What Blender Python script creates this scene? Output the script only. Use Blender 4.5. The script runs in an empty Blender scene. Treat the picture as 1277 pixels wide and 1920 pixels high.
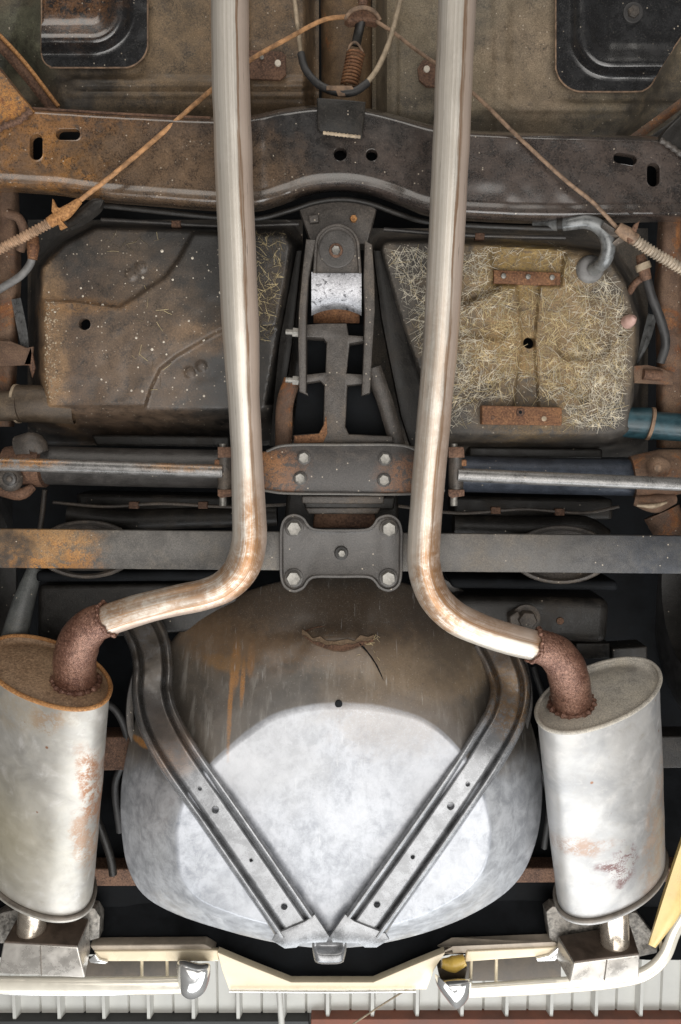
import bpy, math, random
import numpy as np
from mathutils import Vector

random.seed(7); RNG = np.random.RandomState(11)
R = math.radians
scene = bpy.context.scene
C = scene.collection

# ------------------------------------------------------------------ camera
CZ = 0.45                      # the camera is held low under the raised car
PITCH = 84.0                   # looking almost straight up, a little towards the tail
FPX = 28.0 / 36.0 * 1920.0
cam = bpy.data.cameras.new('camera'); cam.lens = 28.0; cam.sensor_width = 36.0
cam.clip_start = 0.02; cam.clip_end = 60.0
cam_o = bpy.data.objects.new('camera', cam); C.objects.link(cam_o)
cam_o.location = (0, 0, CZ); cam_o.rotation_euler = (R(90 + PITCH), 0, 0)
scene.camera = cam_o

# ------------------------------------------------------------------ light
world = bpy.data.worlds.new('World'); scene.world = world; world.use_nodes = True
bg = world.node_tree.nodes['Background']
bg.inputs[0].default_value = (1.0, 0.94, 0.87, 1); bg.inputs[1].default_value = 0.05

def area(name, loc, target, sx, sy, power, col):
    l = bpy.data.lights.new(name, 'AREA'); l.shape = 'RECTANGLE'; l.size = sx; l.size_y = sy
    l.energy = power; l.color = col
    o = bpy.data.objects.new(name, l); C.objects.link(o); o.location = loc
    o.rotation_euler = (Vector(target) - Vector(loc)).to_track_quat('-Z', 'Y').to_euler()
    return o
# daylight through the open end of the shed behind the car, and on the floor inside it
area('open_door_daylight', (0.5, 3.5, 0.85), (0.0, 0.3, 1.75), 4.6, 2.0, 125, (0.95, 0.98, 1.0))
area('sunlit_floor', (0.55, 1.75, -0.5), (0.15, 0.7, 1.9), 2.6, 1.5, 50, (1.0, 0.98, 0.95))
# daylight thrown up by the pale concrete floor
area('floor_bounce', (0.1, 0.35, -0.6), (0, 0.1, 2), 2.6, 2.0, 42, (1.0, 0.965, 0.92))
# fill lamp added to light the surfaces that face forward
area('front_fill', (-0.4, -3.3, 0.75), (0, 0.0, 1.8), 3.4, 2.0, 48, (1.0, 0.95, 0.88))

scene.view_settings.view_transform = 'Standard'
scene.view_settings.look = 'None'
scene.view_settings.exposure = 0.15
scene.view_settings.gamma = 1.0

# ------------------------------------------------------------------ projection helpers (place a photographed spot at its real height)
sp, cp = math.sin(R(PITCH)), math.cos(R(PITCH))
def rays(px, py):
    x = (np.asarray(px, float) - 638.5) / FPX; y = (960.0 - np.asarray(py, float)) / FPX
    return x, cp - y * sp, sp + y * cp
def at(px, py, h):
    dx, dy, dz = rays(px, py); t = np.asarray(h, float) / dz
    return np.stack(np.broadcast_arrays(dx * t, dy * t, np.asarray(h, float) + CZ), -1)
def at_y(px, py, Y):
    dx, dy, dz = rays(px, py); t = Y / dy
    return np.stack(np.broadcast_arrays(dx * t, Y + 0 * dx, dz * t + CZ), -1)
def V(p): return Vector((float(p[0]), float(p[1]), float(p[2])))
def mpp(px, py, h):
    dx, dy, dz = rays(px, py); return float(h / dz / FPX)       # metres per pixel there

def sstep(a, b, x):
    t = np.clip((x - a) / (b - a), 0, 1); return t * t * (3 - 2 * t)
def crom(pts, n, closed=False):
    P = np.array(pts, float); m = len(P)
    if closed:
        Q = np.vstack([P[-1], P, P[0], P[1]]); segs = m
    else:
        Q = np.vstack([2 * P[0] - P[1], P, 2 * P[-1] - P[-2]]); segs = m - 1
    L = np.array([np.linalg.norm(Q[i + 2] - Q[i + 1]) for i in range(segs)]); cum = np.concatenate([[0], np.cumsum(L)])
    out = []
    ss = np.linspace(0, cum[-1], n, endpoint=not closed)
    for s in ss:
        i = min(int(np.searchsorted(cum, s, 'right') - 1), segs - 1); t = (s - cum[i]) / max(L[i], 1e-9)
        a, b, c, d = Q[i:i + 4]
        out.append(0.5 * ((2 * b) + (c - a) * t + (2 * a - 5 * b + 4 * c - d) * t * t + (3 * b - a - 3 * c + d) * t ** 3))
    return np.array(out)
def sd_poly(X, Y, pts):
    P = np.array(pts, float); d = np.full(X.shape, 1e18); s = np.ones(X.shape)
    n = len(P); j = n - 1
    for i in range(n):
        ex, ey = P[j] - P[i]; wx, wy = X - P[i, 0], Y - P[i, 1]
        k = np.clip((wx * ex + wy * ey) / (ex * ex + ey * ey), 0, 1)
        d = np.minimum(d, (wx - ex * k) ** 2 + (wy - ey * k) ** 2)
        c1 = Y >= P[i, 1]; c2 = Y < P[j, 1]; c3 = ex * wy > ey * wx
        f = (c1 & c2 & c3) | (~c1 & ~c2 & ~c3); s = np.where(f, -s, s); j = i
    return s * np.sqrt(d)
def sd_cap(X, Y, ax, ay, bx, by, r):
    ex, ey = bx - ax, by - ay; l2 = ex * ex + ey * ey + 1e-9
    k = np.clip(((X - ax) * ex + (Y - ay) * ey) / l2, 0, 1)
    return np.hypot(X - ax - ex * k, Y - ay - ey * k) - r
def rrect(x0, y0, x1, y1, r, n=12):
    out = []
    for cx, cy, a0 in ((x1 - r, y1 - r, 0), (x0 + r, y1 - r, 90), (x0 + r, y0 + r, 180), (x1 - r, y0 + r, 270)):
        for k in range(n):
            a = R(a0 + 90 * k / (n - 1)); out.append((cx + r * math.cos(a), cy + r * math.sin(a)))
    return np.array(out)
_ns = RNG.rand(64, 64)
def vnoise(X, Y, s):
    x = np.asarray(X) / s; y = np.asarray(Y) / s; xi = np.floor(x).astype(int); yi = np.floor(y).astype(int)
    fx = x - xi; fy = y - yi; fx = fx * fx * (3 - 2 * fx); fy = fy * fy * (3 - 2 * fy)
    g = lambda a, b: _ns[a % 64, b % 64]
    return (g(xi, yi) * (1 - fx) + g(xi + 1, yi) * fx) * (1 - fy) + (g(xi, yi + 1) * (1 - fx) + g(xi + 1, yi + 1) * fx) * fy - 0.5

# ------------------------------------------------------------------ object helpers
def tag(o, label=None, cat=None, group=None, kind=None):
    if label: o['label'] = label
    if cat: o['category'] = cat
    if group: o['group'] = group
    if kind: o['kind'] = kind
    return o
def thing(name, label, cat, p, group=None):
    o = bpy.data.objects.new(name, None); o.empty_display_size = 0.03
    C.objects.link(o); o.location = V(p); return tag(o, label, cat, group)
def root_of(o):
    l = Vector((0, 0, 0))
    while o: l = l + o.location; o = o.parent
    return l
def mesh(name, verts, faces, mat, parent=None, smooth=35, uv=None, attr=None, kind=None):
    verts = np.asarray(verts, float).reshape(-1, 3)
    org = root_of(parent) if parent else V(verts.mean(0))
    me = bpy.data.meshes.new(name)
    me.from_pydata((verts - np.array(org)).tolist(), [], [tuple(int(i) for i in f) for f in faces])
    me.update()
    if uv is not None:
        lay = me.uv_layers.new(name='UVMap'); co = np.asarray(uv, np.float32).reshape(-1); lay.data.foreach_set('uv', co)
    if attr is not None:
        for k, a in attr.items():
            at_ = me.attributes.new(k, 'FLOAT', 'POINT'); at_.data.foreach_set('value', np.asarray(a, np.float32))
    if smooth:
        me.shade_smooth(); me.set_sharp_from_angle(angle=R(smooth))
    me.materials.append(mat)
    o = bpy.data.objects.new(name, me); C.objects.link(o)
    if parent: o.parent = parent
    else: o.location = org
    if kind: o['kind'] = kind
    return o
def grid_faces(nr, nc, wrap=False):
    f = []
    for i in range(nr - 1):
        for j in range(nc if wrap else nc - 1):
            k = (j + 1) % nc; f.append((i * nc + j, i * nc + k, (i + 1) * nc + k, (i + 1) * nc + j))
    return f
def gridmesh(name, PX, PY, H, mat, parent=None, holes=(), rim=0.012, smooth=60, attr=None, skirt=None):
    """a pressed sheet: one vertex per grid node at its own height, with real openings"""
    PX = PX.astype(float).copy(); PY = PY.astype(float).copy(); H = np.broadcast_to(np.asarray(H, float), PX.shape).copy()
    nr, nc = PX.shape; kill = np.zeros(PX.shape, bool)
    rims = []
    for (ax, ay, bx, by, r) in holes:
        d = sd_cap(PX, PY, ax, ay, bx, by, r); ins = d < 0
        e = 0.2; gx = (sd_cap(PX + e, PY, ax, ay, bx, by, r) - d) / e; gy = (sd_cap(PX, PY + e, ax, ay, bx, by, r) - d) / e
        near = ins & (d > -5.5)
        PX = np.where(near, PX - gx * d, PX); PY = np.where(near, PY - gy * d, PY); kill |= ins
        i0 = np.unravel_index(np.argmin(np.abs(d)), d.shape); rims.append((ax, ay, bx, by, r, float(H[i0])))
    verts = at(PX, PY, H).reshape(-1, 3); faces = []
    kf = kill.reshape(-1)
    for q in grid_faces(nr, nc):
        if kf[q[0]] and kf[q[1]] and kf[q[2]] and kf[q[3]]: continue
        faces.append(q)
    verts = list(verts)
    for (ax, ay, bx, by, r, h) in rims:
        n = 28; ang = math.atan2(by - ay, bx - ax); pts = []
        for k in range(n):
            a = 2 * math.pi * k / n + 1e-4; cx, cy = (bx, by) if math.cos(a) > 0 else (ax, ay)
            pts.append((cx + (r + 0.4) * math.cos(a + ang), cy + (r + 0.4) * math.sin(a + ang)))
        pts = np.array(pts); lo = at(pts[:, 0], pts[:, 1], h - 0.0004)
        c = lo.mean(0); hi = c + (lo - c) * 0.93; hi[:, 2] += rim; lo2 = c + (lo - c) * 1.12; lo2[:, 2] += 0.0006
        b = len(verts); verts += list(lo2) + list(lo) + list(hi)
        for a_ in range(2):
            for k in range(n):
                k2 = (k + 1) % n; faces.append((b + a_ * n + k, b + a_ * n + k2, b + (a_ + 1) * n + k2, b + (a_ + 1) * n + k))
    return mesh(name, np.array(verts), faces, mat, parent, smooth)
def field(name, x0, x1, y0, y1, step, hf, mat, parent=None, holes=(), smooth=60):
    X, Y = np.meshgrid(np.arange(x0, x1 + .1, step), np.arange(y0, y1 + .1, step))
    return gridmesh(name, X, Y, hf(X, Y), mat, parent, holes, smooth=smooth)
def loft(name, loops, mat, parent=None, cap0=False, cap1=False, smooth=35, attr=None):
    L = np.array(loops); n, m = L.shape[:2]; f = grid_faces(n, m, True); v = L.reshape(-1, 3)
    if cap0: f.append(tuple(range(m))[::-1])
    if cap1: f.append(tuple(range((n - 1) * m, n * m)))
    return mesh(name, v, f, mat, parent, smooth, attr=attr)
def plate(name, pts, h, thick, mat, parent=None, bev=0.0015, smooth=35, hs=None):
    """flat plate with a chamfered lower edge; outline in photo pixels at height h (h may vary per corner)"""
    P = np.array(pts, float)
    hh = np.full(len(P), h) if hs is None else np.array(hs, float)
    lo = at(P[:, 0], P[:, 1], hh); c = lo.mean(0)
    area2 = np.sum(lo[:, 0] * np.roll(lo[:, 1], -1) - np.roll(lo[:, 0], -1) * lo[:, 1])
    nx = np.roll(lo, -1, 0) - np.roll(lo, 1, 0); nrm = np.stack([nx[:, 1], -nx[:, 0], 0 * nx[:, 0]], -1)
    nrm /= np.linalg.norm(nrm, axis=1, keepdims=True) + 1e-9; nrm *= np.sign(area2)
    l0 = lo - nrm * bev; l1 = lo.copy(); l1[:, 2] += bev; l2 = lo.copy(); l2[:, 2] += thick
    lm = lo - nrm * bev * 0.3; lm[:, 2] += bev * 0.3
    return loft(name, [l0, lm, l1, l2], mat, parent, True, True, smooth)
def frames(P):
    T = np.gradient(P, axis=0); T /= np.linalg.norm(T, axis=1, keepdims=True)
    ref = np.array([0, 0, -1.0]); n = ref - T[0] * ref.dot(T[0])
    if np.linalg.norm(n) < 1e-3: n = np.array([1.0, 0, 0]) - T[0] * T[0][0]
    N = [n / np.linalg.norm(n)]
    for i in range(1, len(P)):
        n = N[-1] - T[i] * N[-1].dot(T[i]); N.append(n / np.linalg.norm(n))
    N = np.array(N); return T, N, np.cross(T, N)
def tube3(name, P, rad, mat, parent=None, n=20, caps=True, smooth=50, bump=None, flat=1.0):
    P = np.array(P, float); m = len(P); rad = np.broadcast_to(np.asarray(rad, float), (m,))
    T, N, B = frames(P); a = np.linspace(0, 2 * math.pi, n, endpoint=False)
    L = np.concatenate([[0], np.cumsum(np.linalg.norm(np.diff(P, axis=0), axis=1))])
    rr = rad[:, None] * np.ones((1, n))
    if bump is not None: rr = rr * (1 + bump(L[:, None], a[None, :]))
    v = P[:, None] + rr[..., None] * (np.cos(a)[None, :, None] * N[:, None] * flat + np.sin(a)[None, :, None] * B[:, None])
    f = []; uv = []
    for i in range(m - 1):
        for j in range(n):
            k = (j + 1) % n; f.append((i * n + j, i * n + k, (i + 1) * n + k, (i + 1) * n + j))
            u0, u1 = j / n, (j + 1) / n
            if u0 >= .5: u0 -= 1; u1 -= 1
            uv += [u0, L[i], u1, L[i], u1, L[i + 1], u0, L[i + 1]]
    if caps:
        f.append(tuple(range(n))[::-1]); f.append(tuple(range((m - 1) * n, m * n))); uv += [0, 0] * (2 * n)
    return mesh(name, v.reshape(-1, 3), f, mat, parent, smooth, uv)
def tube(name, pts, r_px, mat, parent=None, n=20, seg=60, caps=True, bump=None, flat=1.0, smooth=50):
    """pts = (px, py, h); r_px radius in photo pixels (scalar or list)"""
    P = crom([tuple(at(x, y, h)) for x, y, h in pts], seg)
    s = mpp(pts[0][0], pts[0][1], pts[0][2])
    if np.ndim(r_px): r = np.interp(np.linspace(0, 1, seg), np.linspace(0, 1, len(r_px)), r_px) * s
    else: r = r_px * s
    return tube3(name, P, r, mat, parent, n, caps, smooth, bump, flat)
def ribbon(name, path, prof, mat, parent=None, seg=120, holes=(), smooth=60):
    """pressed strip: path (px,py,h,halfwidth) swept with a cross profile (s in -1..1, dh)"""
    Q = crom(path, seg); T = np.gradient(Q[:, :2], axis=0); T /= np.linalg.norm(T, axis=1, keepdims=True)
    Nn = np.stack([-T[:, 1], T[:, 0]], -1); pr = np.array(prof, float)
    s = np.linspace(-1, 1, 61) if len(prof) > 5 else pr[:, 0]
    dh = np.interp(s, pr[:, 0], pr[:, 1])
    PX = Q[:, 0:1] + Nn[:, 0:1] * Q[:, 3:4] * s[None]; PY = Q[:, 1:2] + Nn[:, 1:2] * Q[:, 3:4] * s[None]
    return gridmesh(name, PX, PY, Q[:, 2:3] + dh[None], mat, parent, holes, smooth=smooth)
def disc(name, px, py, h, r_px, depth, mat, parent, n=28, bev=0.15, axis=None):
    """round puck standing proud towards the viewer"""
    c = at(px, py, h); s = mpp(px, py, h) * r_px
    a = np.linspace(0, 2 * math.pi, n, endpoint=False); ring = np.stack([np.cos(a), np.sin(a), 0 * a], -1)
    L = [c + ring * s + [0, 0, 0.004], c + ring * s + [0, 0, -depth * (1 - bev * 2)], c + ring * s * (1 - bev * .4) + [0, 0, -depth * (1 - bev * .5)],
         c + ring * s * (1 - bev) + [0, 0, -depth]]
    return loft(name, L, mat, parent, False, True, 40)
def bolt(px, py, h, r_px, parent, mat, wmat=None, name='bolt', wash=1.55, hh=0.008):
    if wash: disc('washer', px, py, h, r_px * wash, 0.0022, wmat or mat, parent, 24)
    c = at(px, py, h - 0.0015); s = mpp(px, py, h) * r_px
    rot = random.random(); a = np.arange(6) * math.pi / 3 + rot; a = np.sort(np.concatenate([a - .06, a + .06]))
    ring = np.stack([np.cos(a), np.sin(a), 0 * a], -1)
    L = [c + ring * s + [0, 0, .003], c + ring * s + [0, 0, -hh * .75], c + ring * s * .86 + [0, 0, -hh], c + ring * s * .5 + [0, 0, -hh * .93], c + ring * s * .1 + [0, 0, -hh * .93]]
    return loft(name, L, mat, parent, False, True, 30)
def box3(name, corners8, mat, parent, bev=0.003):
    """8 corners: 4 of the lower face then the 4 above them; edges rounded"""
    import bmesh
    c = np.array(corners8, float); org = root_of(parent) if parent else V(c.mean(0))
    bm = bmesh.new(); vs = [bm.verts.new(V(p) - org) for p in c]
    for f in ((0, 1, 2, 3), (7, 6, 5, 4), (0, 4, 5, 1), (1, 5, 6, 2), (2, 6, 7, 3), (3, 7, 4, 0)): bm.faces.new([vs[i] for i in f])
    bmesh.ops.recalc_face_normals(bm, faces=bm.faces)
    if bev: bmesh.ops.bevel(bm, geom=bm.edges[:], offset=bev, segments=3, profile=.6, affect='EDGES', clamp_overlap=True)
    me = bpy.data.meshes.new(name); bm.to_mesh(me); bm.free(); me.shade_smooth(); me.set_sharp_from_angle(angle=R(40)); me.materials.append(mat)
    o = bpy.data.objects.new(name, me); C.objects.link(o)
    if parent: o.parent = parent
    else: o.location = org
    return o
def pbox(name, quad, h, up, mat, parent, bev=0.003):
    lo = [at(x, y, h) for x, y in quad]; return box3(name, lo + [p + np.array([0, 0, up]) for p in lo], mat, parent, bev)

# ------------------------------------------------------------------ materials
class M:
    def __init__(s, name):
        s.m = bpy.data.materials.new(name); s.m.use_nodes = True; s.t = s.m.node_tree
        s.b = s.t.nodes['Principled BSDF']; s.pos = s.N('ShaderNodeNewGeometry').outputs['Position']
    def N(s, t): return s.t.nodes.new(t)
    def L(s, a, b):
        if hasattr(a, 'default_value') and hasattr(a, 'links'): s.t.links.new(a, b)
        elif isinstance(a, (tuple, list)) and len(a) == 3 and b.type == 'RGBA': b.default_value = (*a, 1)
        else: b.default_value = a
    def noise(s, scale, detail=4, rough=.6, dist=0, vec=None, stretch=None):
        n = s.N('ShaderNodeTexNoise'); n.inputs['Scale'].default_value = scale; n.inputs['Detail'].default_value = detail
        n.inputs['Roughness'].default_value = rough; n.inputs['Distortion'].default_value = dist
        v = vec or s.pos
        if stretch: v = s.vmul(v, stretch)
        s.L(v, n.inputs['Vector']); return n.outputs['Fac']
    def vmul(s, v, k):
        n = s.N('ShaderNodeVectorMath'); n.operation = 'MULTIPLY'; s.L(v, n.inputs[0]); n.inputs[1].default_value = k; return n.outputs[0]
    def voro(s, scale, feat='F1', vec=None, out='Distance', rnd=1):
        n = s.N('ShaderNodeTexVoronoi'); n.feature = feat; n.inputs['Scale'].default_value = scale; n.inputs['Randomness'].default_value = rnd
        s.L(vec or s.pos, n.inputs['Vector']); return n.outputs[out]
    def rng(s, f, a, b, c=0.0, d=1.0, smooth=True):
        n = s.N('ShaderNodeMapRange'); n.interpolation_type = 'SMOOTHSTEP' if smooth else 'LINEAR'
        s.L(f, n.inputs[0]); n.inputs[1].default_value = a; n.inputs[2].default_value = b; n.inputs[3].default_value = c; n.inputs[4].default_value = d
        return n.outputs[0]
    def ma(s, op, a, b=0.0):
        n = s.N('ShaderNodeMath'); n.operation = op; s.L(a, n.inputs[0]); s.L(b, n.inputs[1]); return n.outputs[0]
    def mix(s, f, a, b, mode='MIX'):
        n = s.N('ShaderNodeMix'); n.data_type = 'RGBA'; n.blend_type = mode; s.L(f, n.inputs[0]); s.L(a, n.inputs[6]); s.L(b, n.inputs[7]); return n.outputs[2]
    def mixf(s, f, a, b):
        n = s.N('ShaderNodeMix'); s.L(f, n.inputs[0]); s.L(a, n.inputs[2]); s.L(b, n.inputs[3]); return n.outputs[0]
    def spot(s, p, r, wob=0.5, scale=25, edge=.35, stretch=(1, 1, 1), vec=None):
        """a stain of its own shape round a point of the surface"""
        n = s.N('ShaderNodeVectorMath'); n.operation = 'SUBTRACT'; s.L(vec or s.pos, n.inputs[0]); n.inputs[1].default_value = [float(x) for x in p]
        v = s.vmul(n.outputs[0], stretch); l = s.N('ShaderNodeVectorMath'); l.operation = 'LENGTH'; s.L(v, l.inputs[0])
        d = s.ma('DIVIDE', l.outputs['Value'], r)
        d = s.ma('ADD', d, s.ma('MULTIPLY', s.ma('SUBTRACT', s.noise(scale, 5, .65), .5), wob * 2))
        return s.rng(d, 1 - edge, 1 + edge, 1, 0)
    def bump(s, hgt, strength=.3, dist=.002, prev=None):
        n = s.N('ShaderNodeBump'); n.inputs['Strength'].default_value = strength; n.inputs['Distance'].default_value = dist
        s.L(hgt, n.inputs['Height'])
        if prev is not None: s.L(prev, n.inputs['Normal'])
        return n.outputs[0]
    def out(s, col, rough=.5, metal=0.0, normal=None, spec=None, coat=None):
        s.L(col, s.b.inputs['Base Color']); s.L(rough, s.b.inputs['Roughness']); s.L(metal, s.b.inputs['Metallic'])
        if normal is not None: s.L(normal, s.b.inputs['Normal'])
        if spec is not None: s.L(spec, s.b.inputs['Specular IOR Level'])
        if coat is not None: s.b.inputs['Coat Weight'].default_value = coat; s.b.inputs['Coat Roughness'].default_value = .16
        return s.m

RUST = ((.17, .062, .022), (.36, .155, .05), (.075, .03, .016))
def grime(name, base, dust=(.16, .125, .09), rust=.25, dusty=.4, scale=1.0, rough=(.38, .72), metal=0.0, bmp=.35, speck=.3, spots=(), light=None, spec=.5, grain=1.0, stretch=None, coat=None):
    """painted or bare metal under road dirt: base coat, dust film, rust breaking through, stone chips"""
    m = M(name)
    big = m.noise(7 * scale, 6, .62, stretch=stretch); mid = m.noise(34 * scale, 6, .65, .3, stretch=stretch); fine = m.noise(330 * scale, 4, .7)
    n3 = m.noise(15 * scale, 7, .7, .6)
    col = m.mix(m.rng(mid, .3, .75), [c * .72 for c in base], [min(1, c * 1.3) for c in base])
    dm = m.ma('MULTIPLY', m.rng(m.ma('ADD', m.ma('MULTIPLY', big, .7), m.ma('MULTIPLY', mid, .3)), .62 - .34 * dusty, .80 - .3 * dusty), m.rng(fine, .25, .62, .55, 1))
    col = m.mix(m.ma('MULTIPLY', dm, min(1, dusty * 1.7)), col, dust)
    rm = m.rng(m.ma('ADD', m.ma('MULTIPLY', n3, .75), m.ma('MULTIPLY', fine, .25)), .70 - .26 * rust, .76 - .22 * rust)
    rc = m.mix(m.rng(mid, .35, .7), RUST[0], RUST[1]); rc = m.mix(m.rng(fine, .45, .7), rc, RUST[2])
    if rust > 0: col = m.mix(m.ma('MULTIPLY', rm, min(1, .35 + rust)), col, rc)
    tot = rm if rust > 0 else 0.0
    for (p, r, c, k, st) in spots:
        sm = m.spot(p, r, .55, 26, .45, st); brk = m.ma('MULTIPLY', m.rng(m.noise(70, 7, .78, .5), .41, .52), m.rng(fine, .34, .46)) if c[0] > 3.6 * c[2] else m.rng(m.ma('ADD', m.ma('MULTIPLY', mid, .6), m.ma('MULTIPLY', fine, .4)), .30, .58)
        cc = m.mix(m.rng(n3, .35, .65), [x * .62 for x in c], c)
        col = m.mix(m.ma('MULTIPLY', m.ma('MULTIPLY', sm, brk), k), col, cc)
    if speck > 0:
        vd = m.voro(150); pick = m.voro(150, out='Color')
        sepn = m.N('ShaderNodeSeparateColor'); m.L(pick, sepn.inputs[0])
        sk = m.ma('MULTIPLY', m.rng(vd, .10, .26, 1, 0), m.rng(sepn.outputs[0], 1 - .16 * speck, 1 - .15 * speck))
        col = m.mix(m.ma('MULTIPLY', sk, .75), col, (.52, .45, .36))
        pd = m.rng(fine, .60, .75); col = m.mix(m.ma('MULTIPLY', pd, .28 * speck + .08), col, (.36, .30, .23))
    gr_ = m.noise(620 * scale, 3, .75)
    col = m.mix(grain, col, m.rng(m.ma('ADD', m.ma('MULTIPLY', gr_, .6), m.ma('MULTIPLY', fine, .4)), .30, .70, .30, 1.75, False), 'MULTIPLY')
    if light is not None:   # worn bare streaks
        col = m.mix(m.rng(m.noise(75 * scale, 6, .7, 1.4), .55, .62, 0, light[1]), col, light[0])
    rg = m.rng(m.ma('ADD', m.ma('MULTIPLY', mid, .6), m.ma('MULTIPLY', fine, .4)), .3, .7, rough[0], rough[1])
    rg = m.mixf(dm, rg, min(.9, rough[1] + .1))
    hgt = m.ma('ADD', m.ma('MULTIPLY', fine, .55), m.ma('MULTIPLY', mid, .8))
    nb = m.bump(hgt, bmp, .0022)
    return m.out(col, rg, metal, nb, spec, coat)

def flat_rusty(name, c0=RUST[0], c1=RUST[1], rough=.8, sparkle=0.0, fs=260, bmp=.5):
    m = M(name); a = m.noise(22, 6, .65, .5); f = m.noise(fs, 4, .75)
    col = m.mix(m.rng(a, .3, .7), c0, c1); col = m.mix(m.rng(f, .48, .72), col, [x * .4 for x in c0]); col = m.mix(m.rng(f, .5, .3), col, [min(1, x * 1.35) for x in c1])
    rg = m.rng(f, .35, .65, rough - .25 * (1 if sparkle else .4), rough)
    return m.out(col, rg, sparkle, m.bump(m.ma('ADD', f, m.ma('MULTIPLY', a, .6)), bmp, .0025))

def P3(px, py, h): return tuple(float(x) for x in at(px, py, h))
def pipe_mat(name, rust_spots, seam=-.07, warm=0.5):
    m = M(name); tc = m.N('ShaderNodeTexCoord').outputs['UV']
    sx = m.N('ShaderNodeSeparateXYZ'); m.L(tc, sx.inputs[0]); u, v = sx.outputs[0], sx.outputs[1]
    cmb = m.N('ShaderNodeCombineXYZ'); m.L(m.ma('MULTIPLY', u, 62.0), cmb.inputs[0]); m.L(m.ma('MULTIPLY', v, .5), cmb.inputs[1])
    st = m.noise(1.0, 6, .62, .0, vec=cmb.outputs[0])                       # drawn streaks along the tube
    cmb2 = m.N('ShaderNodeCombineXYZ'); m.L(m.ma('MULTIPLY', u, 110.0), cmb2.inputs[0]); m.L(m.ma('MULTIPLY', v, 4.0), cmb2.inputs[1])
    st2 = m.noise(1.0, 5, .7, .1, vec=cmb2.outputs[0])
    big = m.noise(6, 5, .6); fine = m.noise(300, 4, .7)
    col = m.mix(m.rng(st, .33, .66), (.56, .51, .44), (.72, .675, .61))
    col = m.mix(m.rng(big, .42, .62, 0, .35), col, (.52, .47, .40))
    # warm reflection painted as a pink tint beyond the seam
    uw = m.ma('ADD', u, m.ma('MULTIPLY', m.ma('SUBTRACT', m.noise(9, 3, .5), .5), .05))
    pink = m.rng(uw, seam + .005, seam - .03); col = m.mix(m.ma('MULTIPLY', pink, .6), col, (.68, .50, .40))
    d = m.ma('ABSOLUTE', m.ma('SUBTRACT', uw, seam)); sw = m.rng(big, .35, .65, .010, .026)
    sm = m.ma('MULTIPLY', m.rng(m.ma('DIVIDE', d, sw), .4, 1.2, 1, 0), m.rng(st2, .30, .55))
    col = m.mix(m.ma('MULTIPLY', sm, .9), col, (.26, .14, .07))
    # tan stain lines and dark nicks
    col = m.mix(m.rng(st2, .58, .70, 0, .35), col, (.30, .235, .175))
    col = m.mix(m.rng(m.noise(1.0, 4, .6, .2, vec=cmb2.outputs[0], stretch=(.7, 2.4, 1)), .66, .71, 0, .9), col, (.07, .058, .048))
    for (p, r, k, s3) in rust_spots:
        mk = m.spot(p, r, .5, 22, .5, s3); br = m.rng(m.ma('ADD', m.ma('MULTIPLY', m.noise(45, 7, .75, .6), .5), m.ma('MULTIPLY', st2, .5)), .40, .56)
        rc = m.mix(m.rng(st2, .35, .65), (.20, .095, .045), (.40, .215, .09))
        col = m.mix(m.ma('MULTIPLY', m.ma('MULTIPLY', mk, br), k), col, rc)
    rg = m.rng(m.ma('ADD', m.ma('MULTIPLY', st, .5), m.ma('MULTIPLY', fine, .5)), .3, .7, .28, .50)
    nb = m.bump(m.ma('ADD', m.ma('MULTIPLY', st, .8), m.ma('MULTIPLY', fine, .35)), .16, .002)
    return m.out(col, rg, .55, nb)

def shell_mat(name, spots, tint=(.66, .64, .60), tint2=(.50, .49, .47), yellow=None):
    m = M(name); big = m.noise(9, 6, .6, .4); mid = m.noise(30, 6, .7, .5); fine = m.noise(260, 4, .7)
    spg = m.voro(60, out='Color'); sc = m.N('ShaderNodeSeparateColor'); m.L(spg, sc.inputs[0])
    col = m.mix(m.rng(big, .32, .66), tint2, tint)
    col = m.mix(m.rng(mid, .52, .72, 0, .6), col, (.54, .52, .50)); col = m.mix(m.ma('MULTIPLY', sc.outputs[0], .10), col, (.4, .42, .45))
    col = m.mix(m.rng(mid, .42, .28, 0, .45), col, (.33, .30, .25))
    if yellow: col = m.mix(m.ma('MULTIPLY', m.spot(yellow[0], yellow[1], .4, 8, .9), .55), col, (.48, .42, .27))  # yellow patch paints a warm reflection into the shell colour
    for (p, r, c, k, s3) in spots:
        mk = m.spot(p, r, .8, 38, .4, s3); br = m.rng(m.ma('ADD', m.ma('MULTIPLY', mid, .6), m.ma('MULTIPLY', fine, .4)), .42, .56)
        col = m.mix(m.ma('MULTIPLY', m.ma('MULTIPLY', mk, br), k), col, c)
    pit = m.voro(42); pk = m.voro(42, out='Color'); s2 = m.N('ShaderNodeSeparateColor'); m.L(pk, s2.inputs[0])
    col = m.mix(m.ma('MULTIPLY', m.rng(pit, .08, .17, 1, 0), m.rng(s2.outputs[1], .86, .88)), col, (.24, .12, .07))
    rg = m.rng(mid, .3, .7, .34, .52)
    return m.out(col, rg, .4, m.bump(m.ma('ADD', mid, m.ma('MULTIPLY', fine, .3)), .14, .002))

def simple(name, col, rough=.5, metal=0., var=.25, bmp=.15, scale=40):
    m = M(name); a = m.noise(scale, 6, .65, .3); f = m.noise(300, 4, .7)
    c = m.mix(m.rng(a, .3, .7), [x * (1 - var) for x in col], [min(1, x * (1 + var)) for x in col]); c = m.mix(m.rng(f, .55, .75, 0, var), c, [x * .5 for x in col])
    return m.out(c, m.rng(a, .3, .7, max(.05, rough - .1), min(1, rough + .1)), metal, m.bump(m.ma('ADD', a, m.ma('MULTIPLY', f, .4)), bmp, .0015))

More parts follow.
